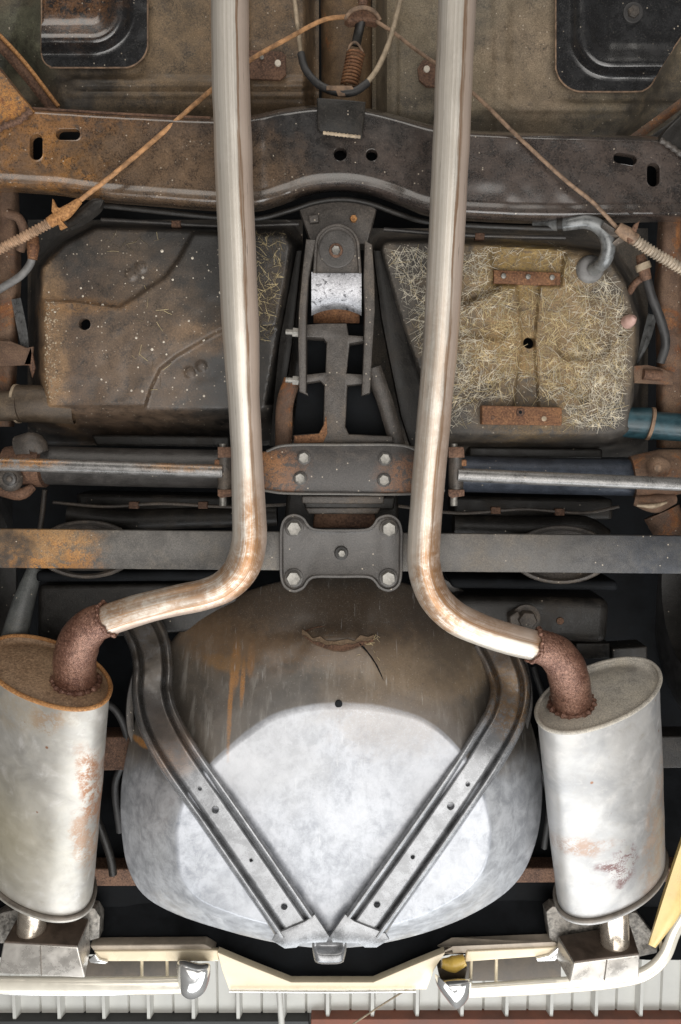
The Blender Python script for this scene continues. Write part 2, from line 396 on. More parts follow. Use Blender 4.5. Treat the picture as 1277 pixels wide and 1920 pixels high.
ORG = (.47, .215, .055)
MAT = {}
MAT['black_body'] = simple('black underbody', (.0075, .0085, .010), .7, 0, .4, .2, 18)
MAT['black_body'].node_tree.nodes['Principled BSDF'].inputs['Specular IOR Level'].default_value = .12
MAT['dark_frame'] = grime('dark chassis paint', (.016, .0145, .013), (.058, .045, .033), .16, .30, 1, (.30, .55), 0, .35, .12, spec=.35)
MAT['cross'] = grime('black crossmember paint', (.023, .022, .022), (.070, .053, .040), .08, .20, 1, (.20, .40), .0, .32, .34, [
    (P3(10, 310, 1.475), .15, (.52, .24, .06), 1.0, (1, 1, .4)), (P3(60, 325, 1.475), .07, ORG, .9, (1, 1, .4)), (P3(20, 250, 1.475), .10, (.20, .12, .07), .8, (1, 1, .4)), (P3(140, 345, 1.475), .05, ORG, .8, (1, 1.2, .4)), (P3(90, 262, 1.475), .05, ORG, .85, (1.6, .8, .4)),
    (P3(200, 280, 1.475), .20, (.12, .075, .05), .7, (.8, 1.2, .4)), (P3(100, 210, 1.48), .12, (.24, .12, .05), .7, (.6, 3, .4)), (P3(320, 330, 1.475), .16, (.17, .105, .055), .6, (.7, 2, .4)),
    (P3(1000, 330, 1.475), .2, (.12, .08, .06), .4, (.5, 1.6, .4))], spec=.55, coat=.9)
MAT['rail_rust'] = grime('rusted frame rail', (.09, .062, .045), (.20, .14, .09), .75, .5, 1, (.55, .85), 0, .6, .5, [(P3(10, 270, 1.47), .12, ORG, .8, (1, 1, .4))])
MAT['pan_l'] = grime('dirty floor fibreglass', (.044, .037, .030), (.125, .090, .055), .10, .62, 1, (.32, .62), 0, .35, .4, [
    (P3(320, 90, 1.62), .16, (.24, .165, .095), .8, (1.4, 1, .5)), (P3(520, 120, 1.62), .13, (.21, .135, .075), .8, (1, .7, .5)), (P3(30, 60, 1.64), .09, (.12, .125, .08), .7, (1, 1, .5))])
MAT['pan_r'] = grime('scuffed floor fibreglass', (.080, .068, .053), (.185, .142, .088), .08, .66, 1, (.42, .78), 0, .35, .5, [
    (P3(1000, 110, 1.62), .10, (.27, .17, .095), .75, (1, .8, .5)), (P3(950, 60, 1.62), .2, (.24, .205, .15), .6, (1, .8, .5)), (P3(750, 150, 1.62), .12, (.2, .165, .115), .6, (1, .8, .5))])
MAT['well'] = grime('black seat well panel', (.018, .0185, .020), (.06, .05, .042), .04, .14, 1, (.18, .36), 0, .25, .35, [(P3(150, 5, 1.62), .075, (.20, .095, .04), .7, (1, 1, .5))], spec=.6, coat=.8)
MAT['comp_l'] = grime('grimy storage box', (.028, .026, .024), (.078, .058, .042), .10, .5, 1, (.38, .68), 0, .33, .7, [
    (P3(180, 690, 1.52), .17, (.16, .10, .062), .75, (1, 1, .5)), (P3(270, 640, 1.52), .12, (.15, .105, .07), .6, (1.2, .7, .5)), (P3(92, 660, 1.52), .10, (.36, .22, .11), .65, (3, .6, .5)), (P3(370, 635, 1.52), .06, (.23, .15, .09), .8, (1, 2, .5)),
    (P3(110, 573, 1.52), .08, (.33, .18, .075), .6, (.6, 5, .5))], grain=.65, coat=.3)
MAT['comp_r'] = grime('bare fibre box', (.066, .059, .052), (.145, .118, .09), .04, .5, 1, (.5, .8), 0, .5, .5, [
    (P3(980, 570, 1.52), .16, (.29, .19, .085), .7, (1, 1, .5)), (P3(1010, 690, 1.52), .13, (.30, .19, .075), .7, (1, 1, .5)), (P3(1110, 650, 1.52), .1, (.24, .17, .095), .6, (1, 1, .5)), (P3(985, 480, 1.52), .07, (.33, .22, .07), .8, (1, 1, .5)), (P3(960, 745, 1.52), .09, (.05, .045, .04), .7, (1, 2.2, .5))])
MAT['fibre_y'] = simple('straw coloured glass fibre', (.62, .51, .30), .6, 0, .3, 0)
MAT['fibre_w'] = simple('pale glass fibre', (.74, .69, .58), .5, 0, .25, 0)
MAT['fibre_d'] = simple('dull glass fibre', (.30, .25, .18), .6, 0, .25, 0)
MAT['chip'] = simple('pale stone chip', (.62, .56, .47), .6, 0, .2, 0)
MAT['rust'] = flat_rusty('rusty steel', (.12, .052, .026), (.24, .115, .05))
MAT['rust_dark'] = flat_rusty('dark rusty steel', (.075, .038, .024), (.16, .085, .05))
MAT['rust_orange'] = flat_rusty('orange rust', (.27, .12, .04), (.44, .22, .08))
MAT['elbow'] = flat_rusty('purple brown rust scale', (.125, .056, .038), (.25, .135, .095), .42, .35, 230, .8)
MAT['cast'] = grime('grey brown cast iron', (.070, .061, .054), (.14, .108, .08), .16, .45, 1, (.34, .58), .1, .6, .4)
MAT['alloy'] = grime('scuffed bare alloy', (.30, .30, .315), (.2, .18, .16), .03, .18, 1, (.28, .45), .55, .3, .0, light=((.06, .06, .065), 1.0))
MAT['spring_steel'] = grime('leaf spring steel', (.105, .098, .090), (.16, .135, .105), .05, .42, 1, (.40, .62), .15, .3, .22, [
    (P3(85, 1040, 1.46), .085, ORG, 1.0, (1, 1.2, .5)), (P3(60, 1010, 1.46), .11, (.34, .21, .10), .8, (1, 2.4, .5)), (P3(15, 1035, 1.46), .05, (.035, .028, .024), .9, (1, 1, .5)), (P3(1180, 1040, 1.46), .15, (.045, .046, .05), .85, (1, 1, .5)), (P3(1270, 1040, 1.46), .1, (.03, .035, .045), .85, (1, .7, .5))], spec=.55)
MAT['dog'] = grime('dark spring plate', (.060, .055, .051), (.15, .125, .10), .06, .35, 1, (.34, .55), .2, .4, .22)
MAT['diff_plate'] = grime('dark differential plate', (.052, .047, .044), (.13, .10, .075), .10, .35, 1, (.35, .58), .1, .4, .2, [
    (P3(520, 890, 1.46), .05, (.22, .10, .045), .8, (1, 1, .5)), (P3(755, 905, 1.46), .045, (.22, .10, .045), .8, (1, 1, .5)), (P3(490, 880, 1.46), .04, (.28, .13, .05), .8, (1, 1, .5))])
MAT['boltm'] = simple('grey bolt steel', (.23, .22, .20), .45, .5, .35, .4, 120)
MAT['rod'] = grime('polished strut rod', (.20, .195, .19), (.16, .115, .075), .10, .2, 1, (.22, .42), .5, .15, .1, [(P3(30, 866, 1.44), .06, ORG, .75, (.8, 6, .5)), (P3(350, 873, 1.44), .06, (.40, .21, .08), .6, (.8, 6, .5))])
MAT['shaft'] = grime('dark half shaft', (.058, .055, .053), (.11, .085, .06), .16, .35, 1, (.28, .5), .2, .3, .15)
MAT['shaft_b'] = grime('blue grey half shaft', (.045, .054, .072), (.08, .068, .058), .08, .2, 1, (.26, .45), .3, .25, .2)
MAT['tub'] = None
MAT['strap'] = grime('grey painted support strap', (.24, .245, .255), (.14, .11, .085), .02, .10, 1, (.20, .34), .45, .14, .0, [
    (P3(290, 1260, 1.5), .12, (.085, .072, .062), .9, (1, 1, .3)), (P3(290, 1190, 1.55), .09, (.10, .085, .07), .8, (1, 1, .3)), (P3(320, 1400, 1.43), .05, (.28, .17, .10), .7, (1, 1, .5)), (P3(300, 1345, 1.45), .06, (.10, .095, .09), .85, (1, 1, .3)), (P3(965, 1310, 1.48), .06, (.27, .16, .07), .8, (1, 1, .3)), (P3(935, 1250, 1.52), .07, (.16, .11, .07), .8, (1, 1, .3))], grain=.35)
MAT['black_rubber'] = simple('black rubber', (.035, .034, .034), .55, 0, .3, .2)
MAT['grey_hose'] = simple('grey metal hose', (.17, .175, .175), .34, .35, .4, .25, 60)
MAT['rubber_grey'] = simple('grey rubber grommet', (.16, .155, .15), .6, 0, .3, .2)
MAT['cable'] = simple('rust stained cable', (.22, .145, .095), .7, .1, .5, .5, 70)
MAT['cable_tan'] = simple('tan cable', (.34, .27, .19), .6, .1, .35, .4, 60)
MAT['cable_rust'] = simple('rusty cable', (.36, .19, .085), .75, 0, .5, .5, 60)
MAT['sheath'] = simple('ribbed cable sheath', (.42, .35, .27), .55, .2, .4, .3, 50)
MAT['sheath_rust'] = simple('rusty ribbed cable sheath', (.36, .235, .15), .6, .2, .45, .3, 50)
MAT['brown_arm'] = grime('rust caked arm', (.12, .07, .045), (.17, .11, .07), .7, .5, 1, (.6, .9), 0, .9, .3)
MAT['teal'] = simple('teal tube paint', (.025, .065, .082), .38, .1, .45, .2, 30)
MAT['brown_tube'] = grime('brown tube paint', (.075, .054, .036), (.12, .085, .05), .2, .4, 1, (.4, .6), .1, .3, .2)
MAT['pink_rubber'] = simple('faded pink rubber', (.42, .27, .23), .6, 0, .2, .2)
MAT['tail_pipe'] = simple('bright tail pipe', (.62, .54, .45), .24, .8, .15, .08, 30)
MAT['bezel_dark'] = simple('brown bezel face', (.085, .062, .047), .5, .2, .3, .2, 40)
MAT['bezel'] = simple('dull chrome bezel', (.50, .47, .43), .30, .6, .12, .06, 25)
MAT['bezel_cast'] = simple('rough cast flange', (.20, .185, .165), .45, .5, .6, .9, 90)
MAT['chrome'] = simple('chrome', (.72, .72, .71), .16, .7, .05, .02, 20)
MAT['bumper_reflect'] = simple('bumper chrome with painted reflection', (.86, .81, .70), .16, .3, .04, .02, 20)  # chrome whose bright warm reflection is painted as base colour
MAT['cream'] = simple('cream body paint', (.80, .69, .50), .3, 0, .05, .03, 15)
MAT['cream_grey'] = simple('taupe cream edge', (.42, .36, .29), .5, 0, .15, .1, 40)  # taupe, a darker cream, for the upper edge strip
MAT['yellow'] = simple('yellow lamp lens', (.68, .46, .10), .25, 0, .2, .05, 20)
MAT['slot'] = simple('dim brown recess', (.095, .075, .055), .6, 0, .35, .1, 20)
MAT['wall'] = simple('pale grey cladding', (.56, .55, .51), .5, .0, .06, .05, 6)
MAT['beam_red'] = simple('red oxide beam', (.21, .075, .045), .6, 0, .3, .2, 5)
MAT['beam_dark'] = simple('dark beam', (.045, .045, .045), .6, 0, .2, .1, 5)

def tub_mat():
    m = M('silver grey spare wheel tub'); an = m.N('ShaderNodeAttribute'); an.attribute_name = 'zone'; z = an.outputs['Fac']
    an2 = m.N('ShaderNodeAttribute'); an2.attribute_name = 'front'; fr = an2.outputs['Fac']
    big = m.noise(7, 7, .66, .5); mid = m.noise(26, 8, .75, .4); fine = m.noise(330, 4, .7)
    st = m.noise(60, 5, .65, .2, stretch=(1, .12, .3))
    silver = m.mix(m.rng(m.ma('ADD', m.ma('MULTIPLY', mid, .6), m.ma('MULTIPLY', m.noise(70, 8, .8, .6, stretch=(1, .6, 1)), .4)), .40, .60), (.23, .245, .275), (.43, .447, .485)); silver = m.mix(m.rng(big, .44, .64, 0, .6), silver, (.50, .516, .55))
    side = m.mix(m.rng(mid, .35, .65), (.27, .28, .30), (.46, .475, .50))
    brown = m.mix(m.rng(big, .35, .65), (.078, .070, .061), (.150, .127, .103)); brown = m.mix(m.rng(st, .50, .72, 0, .65), brown, (.33, .31, .28))
    edge = m.ma('ADD', z, m.ma('MULTIPLY', m.ma('SUBTRACT', mid, .5), .03))
    col = m.mix(m.rng(edge, .03, .055), silver, m.mix(m.rng(m.ma('ADD', fr, m.ma('MULTIPLY', m.ma('SUBTRACT', big, .5), .35)), .32, .62), side, brown))
    for (p, r, c, k, s3) in [(P3(440, 1250, 1.5), .022, ORG, .9, (2.2, .55, 0)), (P3(432, 1330, 1.47), .030, ORG, .85, (7, .45, 0)), (P3(456, 1275, 1.49), .018, ORG, .8, (4, .5, 0)), (P3(420, 1250, 1.5), .03, (.33, .19, .08), .7, (.7, 2.4, 0)),
                             (P3(470, 1235, 1.5), .018, ORG, .6, (2.5, .6, 0)), (P3(640, 1165, 1.56), .16, (.20, .12, .06), .75, (.6, 2.6, 0)), (P3(830, 1250, 1.52), .10, (.33, .235, .14), .6, (.7, 2.0, 0)), (P3(740, 1300, 1.47), .13, (.22, .17, .125), .5, (1, 1.3, 0)),
                             (P3(420, 1170, 1.56), .12, (.19, .115, .06), .7, (.8, 1.6, 0)), (P3(270, 1390, 1.52), .05, (.07, .068, .066), .8, (1, 1, 0)), (P3(258, 1402, 1.55), .018, ORG, .8, (.7, 2.5, 0)), (P3(640, 1110, 1.6), .2, (.045, .038, .032), .8, (.6, 2.4, 0)), (P3(860, 1165, 1.58), .1, (.06, .05, .042), .7, (1, 1, 0))]:
        col = m.mix(m.ma('MULTIPLY', m.ma('MULTIPLY', m.spot(p, r, .5, 45, .4, s3), m.rng(fine, .3, .5)), k), col, c)
    col = m.mix(m.rng(fine, .60, .74, 0, .35), col, (.80, .78, .74)); col = m.mix(m.rng(m.noise(90, 6, .8, .8), .66, .72, 0, .3), col, (.26, .265, .28))
    scr = m.rng(m.noise(12, 4, .6, .1, stretch=(16, 1.1, 1)), .66, .72, 0, .35); scr2 = m.rng(m.noise(12, 4, .6, .1, stretch=(1.5, 18, 1)), .67, .73, 0, .3)
    col = m.mix(scr, col, (.62, .62, .62)); col = m.mix(scr2, col, (.16, .16, .165))
    col = m.mix(m.ma('MULTIPLY', m.spot(P3(500, 1400, 1.43), .12, .9, 14, .6), .35), col, (.30, .29, .28)); col = m.mix(m.ma('MULTIPLY', m.spot(P3(780, 1420, 1.43), .10, .9, 16, .6), .3), col, (.27, .27, .28)); col = m.mix(m.ma('MULTIPLY', m.spot(P3(430, 1690, 1.43), .08, .9, 20, .5), .4), col, (.30, .31, .33))
    rg = m.rng(mid, .3, .7, .32, .52)
    return m.out(col, rg, m.rng(z, .05, .9, .16, .12), m.bump(m.ma('ADD', mid, m.ma('MULTIPLY', fine, .5)), .2, .002), .5, .45)
MAT['tub'] = tub_mat()

# ================================================================== SETTING: the dark belly of the body, the shed behind
belly = thing('car_body', 'matt black underbody of the raised car above all the running gear', 'car body', at(640, 900, 1.95))
ys = np.linspace(-120, 1700, 60); xs = np.linspace(-420, 1700, 60); X, Y = np.meshgrid(xs, ys)
H = 1.92 + .05 * vnoise(X, Y, 160) - .20 * sstep(1250, 1700, Y)
gridmesh('underside', X, Y, H, MAT['black_body'], belly)
# tail underside: black panel from tub to rear valance, lower edge cut like a shallow trough
edge_x = np.array([-160, 165, 400, 470, 545, 700, 770, 835, 1050, 1210, 1440], float); edge_y = np.array([1800, 1790, 1777, 1808, 1843, 1843, 1815, 1790, 1785, 1800, 1800], float)
X = np.tile(np.linspace(-420, 1700, 110), (26, 1)); E = np.interp(X[0], edge_x, edge_y); t = np.linspace(0, 1, 26)[:, None]
Y = 1600 + (E[None] - 1600) * t; H = 1.80 - .14 * t + .015 * vnoise(X, Y, 120)
gridmesh('tail_panel', X, Y, H, MAT['black_body'], belly)

RH = 3.0
roof = thing('corrugated_roof', 'pale ribbed metal roof sheets of the shed beyond the bumper', 'roof', at(640, 1880, RH))
def roof_panel(x0, x1):
    A, B = at(x0, 1899, RH), at(x1, 1899, RH); w = B[0] - A[0]; y1 = A[1]; y0 = at(x0, 900, RH)[1]
    pr = [(0, 0), (.38, 0), (.41, .012), (.44, 0), (.82, 0), (.865, -.035), (.935, -.035), (.98, 0), (1, 0)]
    v = []
    for yy, dz in ((y0, .0), (y1 - .02, 0), (y1, 0), (y1, .02)):
        for k in range(2):
            for q, d in pr: v.append((A[0] + (k + q) * w / 2, yy, CZ + RH + d + dz))
    return mesh('panel', v, grid_faces(4, 18), MAT['wall'], roof, 0)
x = -290 - 166 * 3
while x < 2000: roof_panel(x, x + 166); x += 166
def beam(name, label, x0, x1, y0, mat, h):
    p0 = at(x0, y0, h); p1 = at(x1, y0, h)
    c = [(p0[0], p0[1], p0[2]), (p1[0], p0[1], p0[2]), (p1[0], p0[1] + .5, p0[2]), (p0[0], p0[1] + .5, p0[2])]
    o = box3(name, c + [(q[0], q[1], q[2] + .06) for q in c], mat, None, .004); return tag(o, label, 'beam')
beam('steel_beam', 'red oxide painted beam across the end of the ribbed roof', 583, 2100, 1911, MAT['beam_red'], 2.95)
beam('steel_beam', 'dark grey beam across the end of the ribbed roof, left of the red one', -900, 579, 1915, MAT['beam_dark'], 2.955)
tag(tube('hanging_post', [(523, 1846, 2.8), (526, 1890, 2.8), (530, 1945, 2.8)], 6, MAT['wall'], None, 10, 8), 'thin pale post in front of the dark beam', 'post')
tag(tube('cord', [(768, 1852, 2.7), (715, 1885, 2.7), (640, 1935, 2.7)], 1.6, MAT['cable_tan'], None, 6, 12), 'thin pale cord slanting across the red beam', 'cord')

# ================================================================== FRONT FLOOR PANS
def pan_l_h(X, Y):
    h = 1.63 + .004 * vnoise(X, Y, 60) + .002 * vnoise(X, Y, 18)
    h = h - .010 * sstep(140, 152, Y) * sstep(172, 160, Y) * sstep(110, 150, X) - .007 * sstep(168, 174, Y) * sstep(188, 178, Y) * sstep(110, 150, X)
    h = h + .05 * sstep(186, 245, Y) + .012 * sstep(425, 440, X) * sstep(475, 455, X)
    h = h + .09 * sstep(568, 592, X) + .05 * sstep(78, 20, X + .25 * (Y - 60)) + .06 * sstep(100, 40, X - .3 * (Y - 120)) * sstep(60, 150, Y)
    return h
pl = thing('floor_pan', 'dirty brown floor panel with a black seat well on the left of the drive shaft', 'floor panel', at(330, 90, 1.62))
field('panel', -200, 598, -40, 262, 3.5, pan_l_h, MAT['pan_l'], pl)
def well(parent, poly, big, x0, x1, y1, h0):
    """black pressed panel: flat flange, rolled ridge, sunk centre; open at the side where the floor cuts it off"""
    yy = np.concatenate([np.arange(-40, y1 - 46, 3.0), y1 - 46 * (1 - np.sin(np.linspace(0, math.pi / 2, 26)))])
    PX = []; PY = []; u = np.linspace(0, 1, 84); px = np.linspace(x0 - 4, x1 + 4, 900)
    for y in yy:
        d = sd_poly(px, 0 * px + min(y, y1 - .4), poly); ins = px[d <= .6]; a, b = (ins.min(), ins.max()) if len(ins) else ((x0 + x1) / 2 - 5, (x0 + x1) / 2 + 5)
        PX.append(a + (b - a) * u); PY.append(0 * u + y)
    PX = np.array(PX); PY = np.array(PY); ax_ = np.minimum(np.abs(PX - big[0]), 400); by2 = big[1] - PY; RR = 105.0
    dd = np.maximum(RR - np.hypot(np.maximum(RR - ax_, 0), np.maximum(RR - by2, 0)), 0)
    prof = np.interp(dd, [0, 20, 27, 33, 40, 47, 55, 63, 71, 80, 90, 102], [0, 0, -.0015, -.007, -.015, -.021, -.023, -.020, -.012, -.003, .002, .003])
    gridmesh('seat_well', PX, PY, h0 + prof + .0012 * vnoise(PX, PY, 25), MAT['well'], parent)
    E = [p for p in poly if p[1] > -45]
    tube('panel_seam', [(p[0], p[1], h0 - .001) for p in E], 1.5, MAT['cable'], parent, 6, 140)
def rr_open(x0, x1, y1, rl, rr_, n=12):
    P = [(x0, -300), (x0, -40)] + [(x0 + rl - rl * math.cos(a), y1 - rl + rl * math.sin(a)) for a in np.linspace(0, math.pi / 2, n)] + [(x1 - rr_ + rr_ * math.sin(a), y1 - rr_ + rr_ * math.cos(a)) for a in np.linspace(0, math.pi / 2, n)] + [(x1, -40), (x1, -300)]
    return P
well(pl, rr_open(78, 277, 127, 26, 46), (277, 127), 78, 277, 127, 1.612)
tube('brace', [(-30, 52, 1.585), (40, 128, 1.585), (106, 212, 1.60)], 11, MAT['rust_dark'], pl, 10, 20, flat=.5)
tube('rusty_edge', [(-30, 36, 1.578), (42, 112, 1.578), (110, 200, 1.59)], 4, MAT['rust_orange'], pl, 8, 20)
plate('mount_plate', [(440, 92), (528, 96), (536, 104), (536, 140), (525, 150), (440, 146)], 1.612, .006, MAT['rust_dark'], pl)
disc('rivet', 491, 108, 1.611, 4, .002, MAT['boltm'], pl, 12); disc('rivet', 521, 119, 1.611, 6, .003, MAT['chip'], pl, 14)
def pan_r_h(X, Y):
    h = 1.63 + .004 * vnoise(X + 900, Y, 60) + .002 * vnoise(X, Y + 300, 18)
    h = h + .10 * sstep(728, 704, X) + .05 * sstep(205, 262, Y) - .009 * sstep(186, 196, Y) * sstep(216, 204, Y) * sstep(880, 920, X)
    h = h - .010 * sstep(915, 935, X) * sstep(965, 945, X) + .008 * sstep(722, 735, X) * sstep(752, 742, X)
    h = h + .06 * sstep(1205, 1265, X + .55 * (Y - 150)) * sstep(20, 90, Y)
    return h
pr_ = thing('floor_pan', 'scuffed tan floor panel with a black seat well on the right of the drive shaft', 'floor panel', at(980, 90, 1.62))
field('panel', 698, 1480, -40, 282, 3.5, pan_r_h, MAT['pan_r'], pr_)
well(pr_, rr_open(1042, 1238, 172, 50, 34)[:14] + [(1190, 172), (1208, 169), (1222, 158), (1236, 132), (1262, 92), (1290, 50), (1316, 0), (1316, -40), (1316, -300)], (1042, 172), 1042, 1316, 172, 1.612)
bolt(1187, 24, 1.612, 11, pr_, MAT['cast'], MAT['black_rubber'], wash=1.7)
plate('mount_plate', [(783, 128), (793, 112), (850, 112), (850, 164), (800, 162), (786, 150)], 1.612, .006, MAT['rust_dark'], pr_)
disc('rivet', 800, 130, 1.611, 6, .003, MAT['chip'], pr_, 14)
tube('brace', [(1310, 170, 1.585), (1240, 222, 1.585), (1180, 266, 1.60)], 9, MAT['brown_arm'], pr_, 10, 20, flat=.5)
tube('brace', [(1310, 200, 1.56), (1255, 240, 1.56), (1205, 274, 1.58)], 8, MAT['dark_frame'], pr_, 10, 20, flat=.5)

ds = tube('drive_shaft', [(648, -60, 1.74), (650, 100, 1.74), (650, 320, 1.74)], 48, MAT['rust'], None, 40, 30)
ds.data.materials[0] = grime('rust streaked shaft', (.12, .075, .04), (.2, .13, .07), .6, .5, 1, (.45, .75), .1, .5, .3)
tag(ds, 'rust brown drive shaft tube running under the tunnel behind the coil spring', 'drive shaft')

# parking brake equaliser, spring and cables
eq = thing('brake_equalizer', 'rusty dome shaped cable equalizer above the coil spring', 'brake part', at(680, 30, 1.60))
a = np.linspace(math.pi, 2 * math.pi, 14)
arc = [(680 + 34 * math.cos(t), 36 + 24 * math.sin(t)) for t in a]
plate('yoke', arc + [(704, 42), (680, 38), (654, 42)], 1.585, .02, MAT['rust_dark'], eq, .004)
tube('lip', [(646, 36, 1.583), (660, 20, 1.58), (682, 14, 1.579), (702, 22, 1.58), (713, 38, 1.583)], 4, MAT['cable'], eq, 8, 24)
tube('stem', [(682, -10, 1.59), (680, 14, 1.585)], 9, MAT['rust_dark'], eq, 12, 6)
tube('link_rod', [(678, 34, 1.59), (672, 62, 1.60), (667, 86, 1.60)], 9, MAT['dark_frame'], eq, 12, 10, flat=.5)
spr = thing('coil_spring', 'rusty coil return spring below the cable equalizer', 'spring', at(660, 130, 1.60))
turns = 9.5; n = 240; tt = np.linspace(0, 1, n); cx = 667 - 12 * tt; cy = 100 + 60 * tt
ctr = at(cx, cy, 1.60); rr = .0155; ph = 2 * math.pi * turns * tt
ax = ctr[-1] - ctr[0]; ax /= np.linalg.norm(ax); e1 = np.array([1, 0, 0.]) - ax * ax[0]; e1 /= np.linalg.norm(e1); e2 = np.cross(ax, e1)
tube3('coil', ctr + rr * (np.cos(ph)[:, None] * e1 + np.sin(ph)[:, None] * e2), .0024, MAT['rust'], spr, 8)
tube('hook', [(653, 100, 1.595), (656, 86, 1.59), (665, 79, 1.59), (674, 86, 1.59), (681, 100, 1.595)], 2.4, MAT['cable'], spr, 8, 24)
cl = thing('brake_cable', 'rust speckled thin parking brake cable strung over the crossmember to both sides', 'cable', at(640, 60, 1.55))
tube('left_run', [(652, 31, 1.585), (605, 38, 1.57), (540, 72, 1.55), (470, 112, 1.53), (395, 170, 1.50), (290, 262, 1.47), (215, 325, 1.455), (160, 368, 1.45), (118, 402, 1.45)], 4.2, MAT['cable_rust'], cl, 8, 120)
tube('right_run', [(706, 40, 1.585), (742, 64, 1.57), (775, 90, 1.56), (820, 122, 1.53), (893, 180, 1.50), (970, 255, 1.47), (1060, 338, 1.455), (1110, 378, 1.45), (1158, 428, 1.45)], 3.6, MAT['cable'], cl, 8, 120)
lc = thing('loop_cable', 'tan cable hanging in a U round the coil spring with a black rubber sleeve', 'cable', at(640, 120, 1.57))
tube('cable_end', [(550, -20, 1.575), (557, 40, 1.572), (565, 108, 1.57)], 4.6, MAT['cable_tan'], lc, 8, 20)
tube('rubber_sleeve', [(564, 100, 1.57), (574, 132, 1.565), (600, 160, 1.56), (638, 174, 1.555), (666, 171, 1.555), (690, 155, 1.56)], 7.2, MAT['black_rubber'], lc, 12, 50)
tube('cable_end', [(686, 158, 1.56), (708, 128, 1.565), (728, 84, 1.57), (742, 36, 1.572), (756, -20, 1.575)], 5.2, MAT['cable_tan'], lc, 8, 40)
plate('clip', [(612, 160), (660, 160), (664, 168), (646, 170), (648, 180), (634, 180), (630, 170), (612, 168)], 1.548, .004, MAT['cable'], lc)

# ================================================================== CROSSMEMBER
cm = thing('frame_crossmember', 'wide black crossmember with slots and an arched middle below the floor panels', 'frame beam', at(640, 300, 1.47))
top = crom([(-60, 196), (50, 201), (240, 212), (395, 219), (470, 216), (530, 204), (590, 197), (640, 197), (690, 203), (740, 215), (820, 236), (900, 245), (1200, 255), (1340, 258)], 470)
bot = crom([(-60, 356), (100, 366), (200, 380), (300, 388), (400, 396), (480, 397), (530, 384), (580, 366), (640, 360), (700, 368), (760, 390), (800, 405), (870, 414), (1040, 420), (1340, 414)], 470)
bx = np.linspace(-200, 1480, 560); ty = np.interp(bx, top[:, 0], top[:, 1]); by_ = np.interp(bx, bot[:, 0], bot[:, 1])
v = np.linspace(0, 1, 64)[:, None]; X = np.repeat(bx[None], 64, 0); Y = ty[None] + (by_ - ty)[None] * v
prof = np.interp(v, [0, .02, .06, .78, .84, .89, .93, .965, 1], [.05, .010, .0, .0, -.004, -.006, .001, .018, .06])
arch = sstep(488, 545, X) * sstep(820, 755, X)
H = 1.475 + prof + .024 * arch * (1 - v * .55) + .0014 * vnoise(X, Y, 26) + .0022 * vnoise(X, Y, 70)
gridmesh('beam', X, Y, H, MAT['cross'], cm, [(68, 263, 68, 288, 12), (115, 252, 140, 252, 10.5), (1160, 296, 1184, 300, 10), (1225, 317, 1225, 338, 12), (638, 289, 638, 289, 12.5), (697, 291, 697, 291, 11)], rim=.014, smooth=70)
plate('dark_backing', [(20, 235), (460, 235), (520, 230), (780, 240), (1255, 272), (1255, 350), (820, 350), (700, 330), (560, 330), (400, 340), (20, 320)], 1.545, .004, MAT['black_body'], cm)  # black sheet added behind the openings to keep them dark
tube('lower_flange', [(180, 384, 1.50), (300, 397, 1.50), (400, 407, 1.50), (480, 410, 1.50), (540, 396, 1.51), (590, 380, 1.51), (640, 374, 1.51), (690, 381, 1.51), (750, 402, 1.51), (800, 416, 1.50), (900, 424, 1.50), (1060, 430, 1.50)], 5, MAT['dark_frame'], cm, 8, 140)
plate('spring_tab', [(594, 183), (624, 184), (686, 190), (683, 222), (679, 258), (602, 247), (595, 240)], 1.482, .02, MAT['dark_frame'], cm, .003)
tube('weld_bead', [(606, 249, 1.481), (640, 253, 1.480), (676, 257, 1.481)], 3.2, MAT['cable_tan'], cm, 8, 24, bump=lambda L, a: .25 * np.sin(L * 900))
plate('gusset', [(-50, 66), (0, 130), (30, 168), (62, 206), (36, 226), (10, 238), (-50, 252)], 1.471, .05, MAT['rail_rust'], cm, .004)
tube('weld_bead', [(58, 206, 1.467), (36, 226, 1.466), (10, 236, 1.466), (-20, 250, 1.467)], 6, MAT['rust_dark'], cm, 8, 30, bump=lambda L, a: .2 * np.sin(L * 500))
plate('gusset', [(1236, 262), (1248, 244), (1277, 214), (1330, 160), (1330, 312), (1290, 300), (1262, 280)], 1.471, .05, MAT['dark_frame'], cm, .004)
tube('weld_bead', [(1238, 262, 1.467), (1262, 278, 1.466), (1290, 300, 1.467)], 5, MAT['cast'], cm, 8, 30, bump=lambda L, a: .2 * np.sin(L * 500))
tube('front_edge', [(60, 203, 1.484), (240, 214, 1.484), (395, 221, 1.484)], 2.2, MAT['rust_dark'], cm, 6, 30)

# ================================================================== STORAGE BOXES
def wallfn(d, Y, yb, w, soft):
    return sstep(0, 1, d / np.where(Y > yb, soft, w))
OUT_L = [(90, 505), (128, 466), (182, 438), (365, 442), (530, 446), (540, 462), (530, 530), (508, 640), (488, 756), (96, 756), (88, 700), (88, 560)]
MAIN_L = [(60, 562), (150, 566), (224, 576), (262, 552), (310, 520), (340, 480), (368, 425), (600, 420), (600, 606), (420, 618), (402, 626), (330, 668), (300, 692), (282, 730), (264, 790), (60, 800)]
def comp_l_h(X, Y):
    d = sd_poly(X, Y, OUT_L) - 7
    h = 1.535 + .17 * wallfn(d, Y, 757, 26, 72) + .0025 * vnoise(X, Y, 70) + .001 * vnoise(X, Y, 22)
    h = h - .016 * sstep(3, -3, sd_poly(X, Y, MAIN_L)) * sstep(6, -6, d)
    for cx, cy in ((245, 515), (264, 500), (378, 687), (356, 699)): h = h - .003 * sstep(10.5, 8, np.hypot(X - cx, Y - cy))
    return h
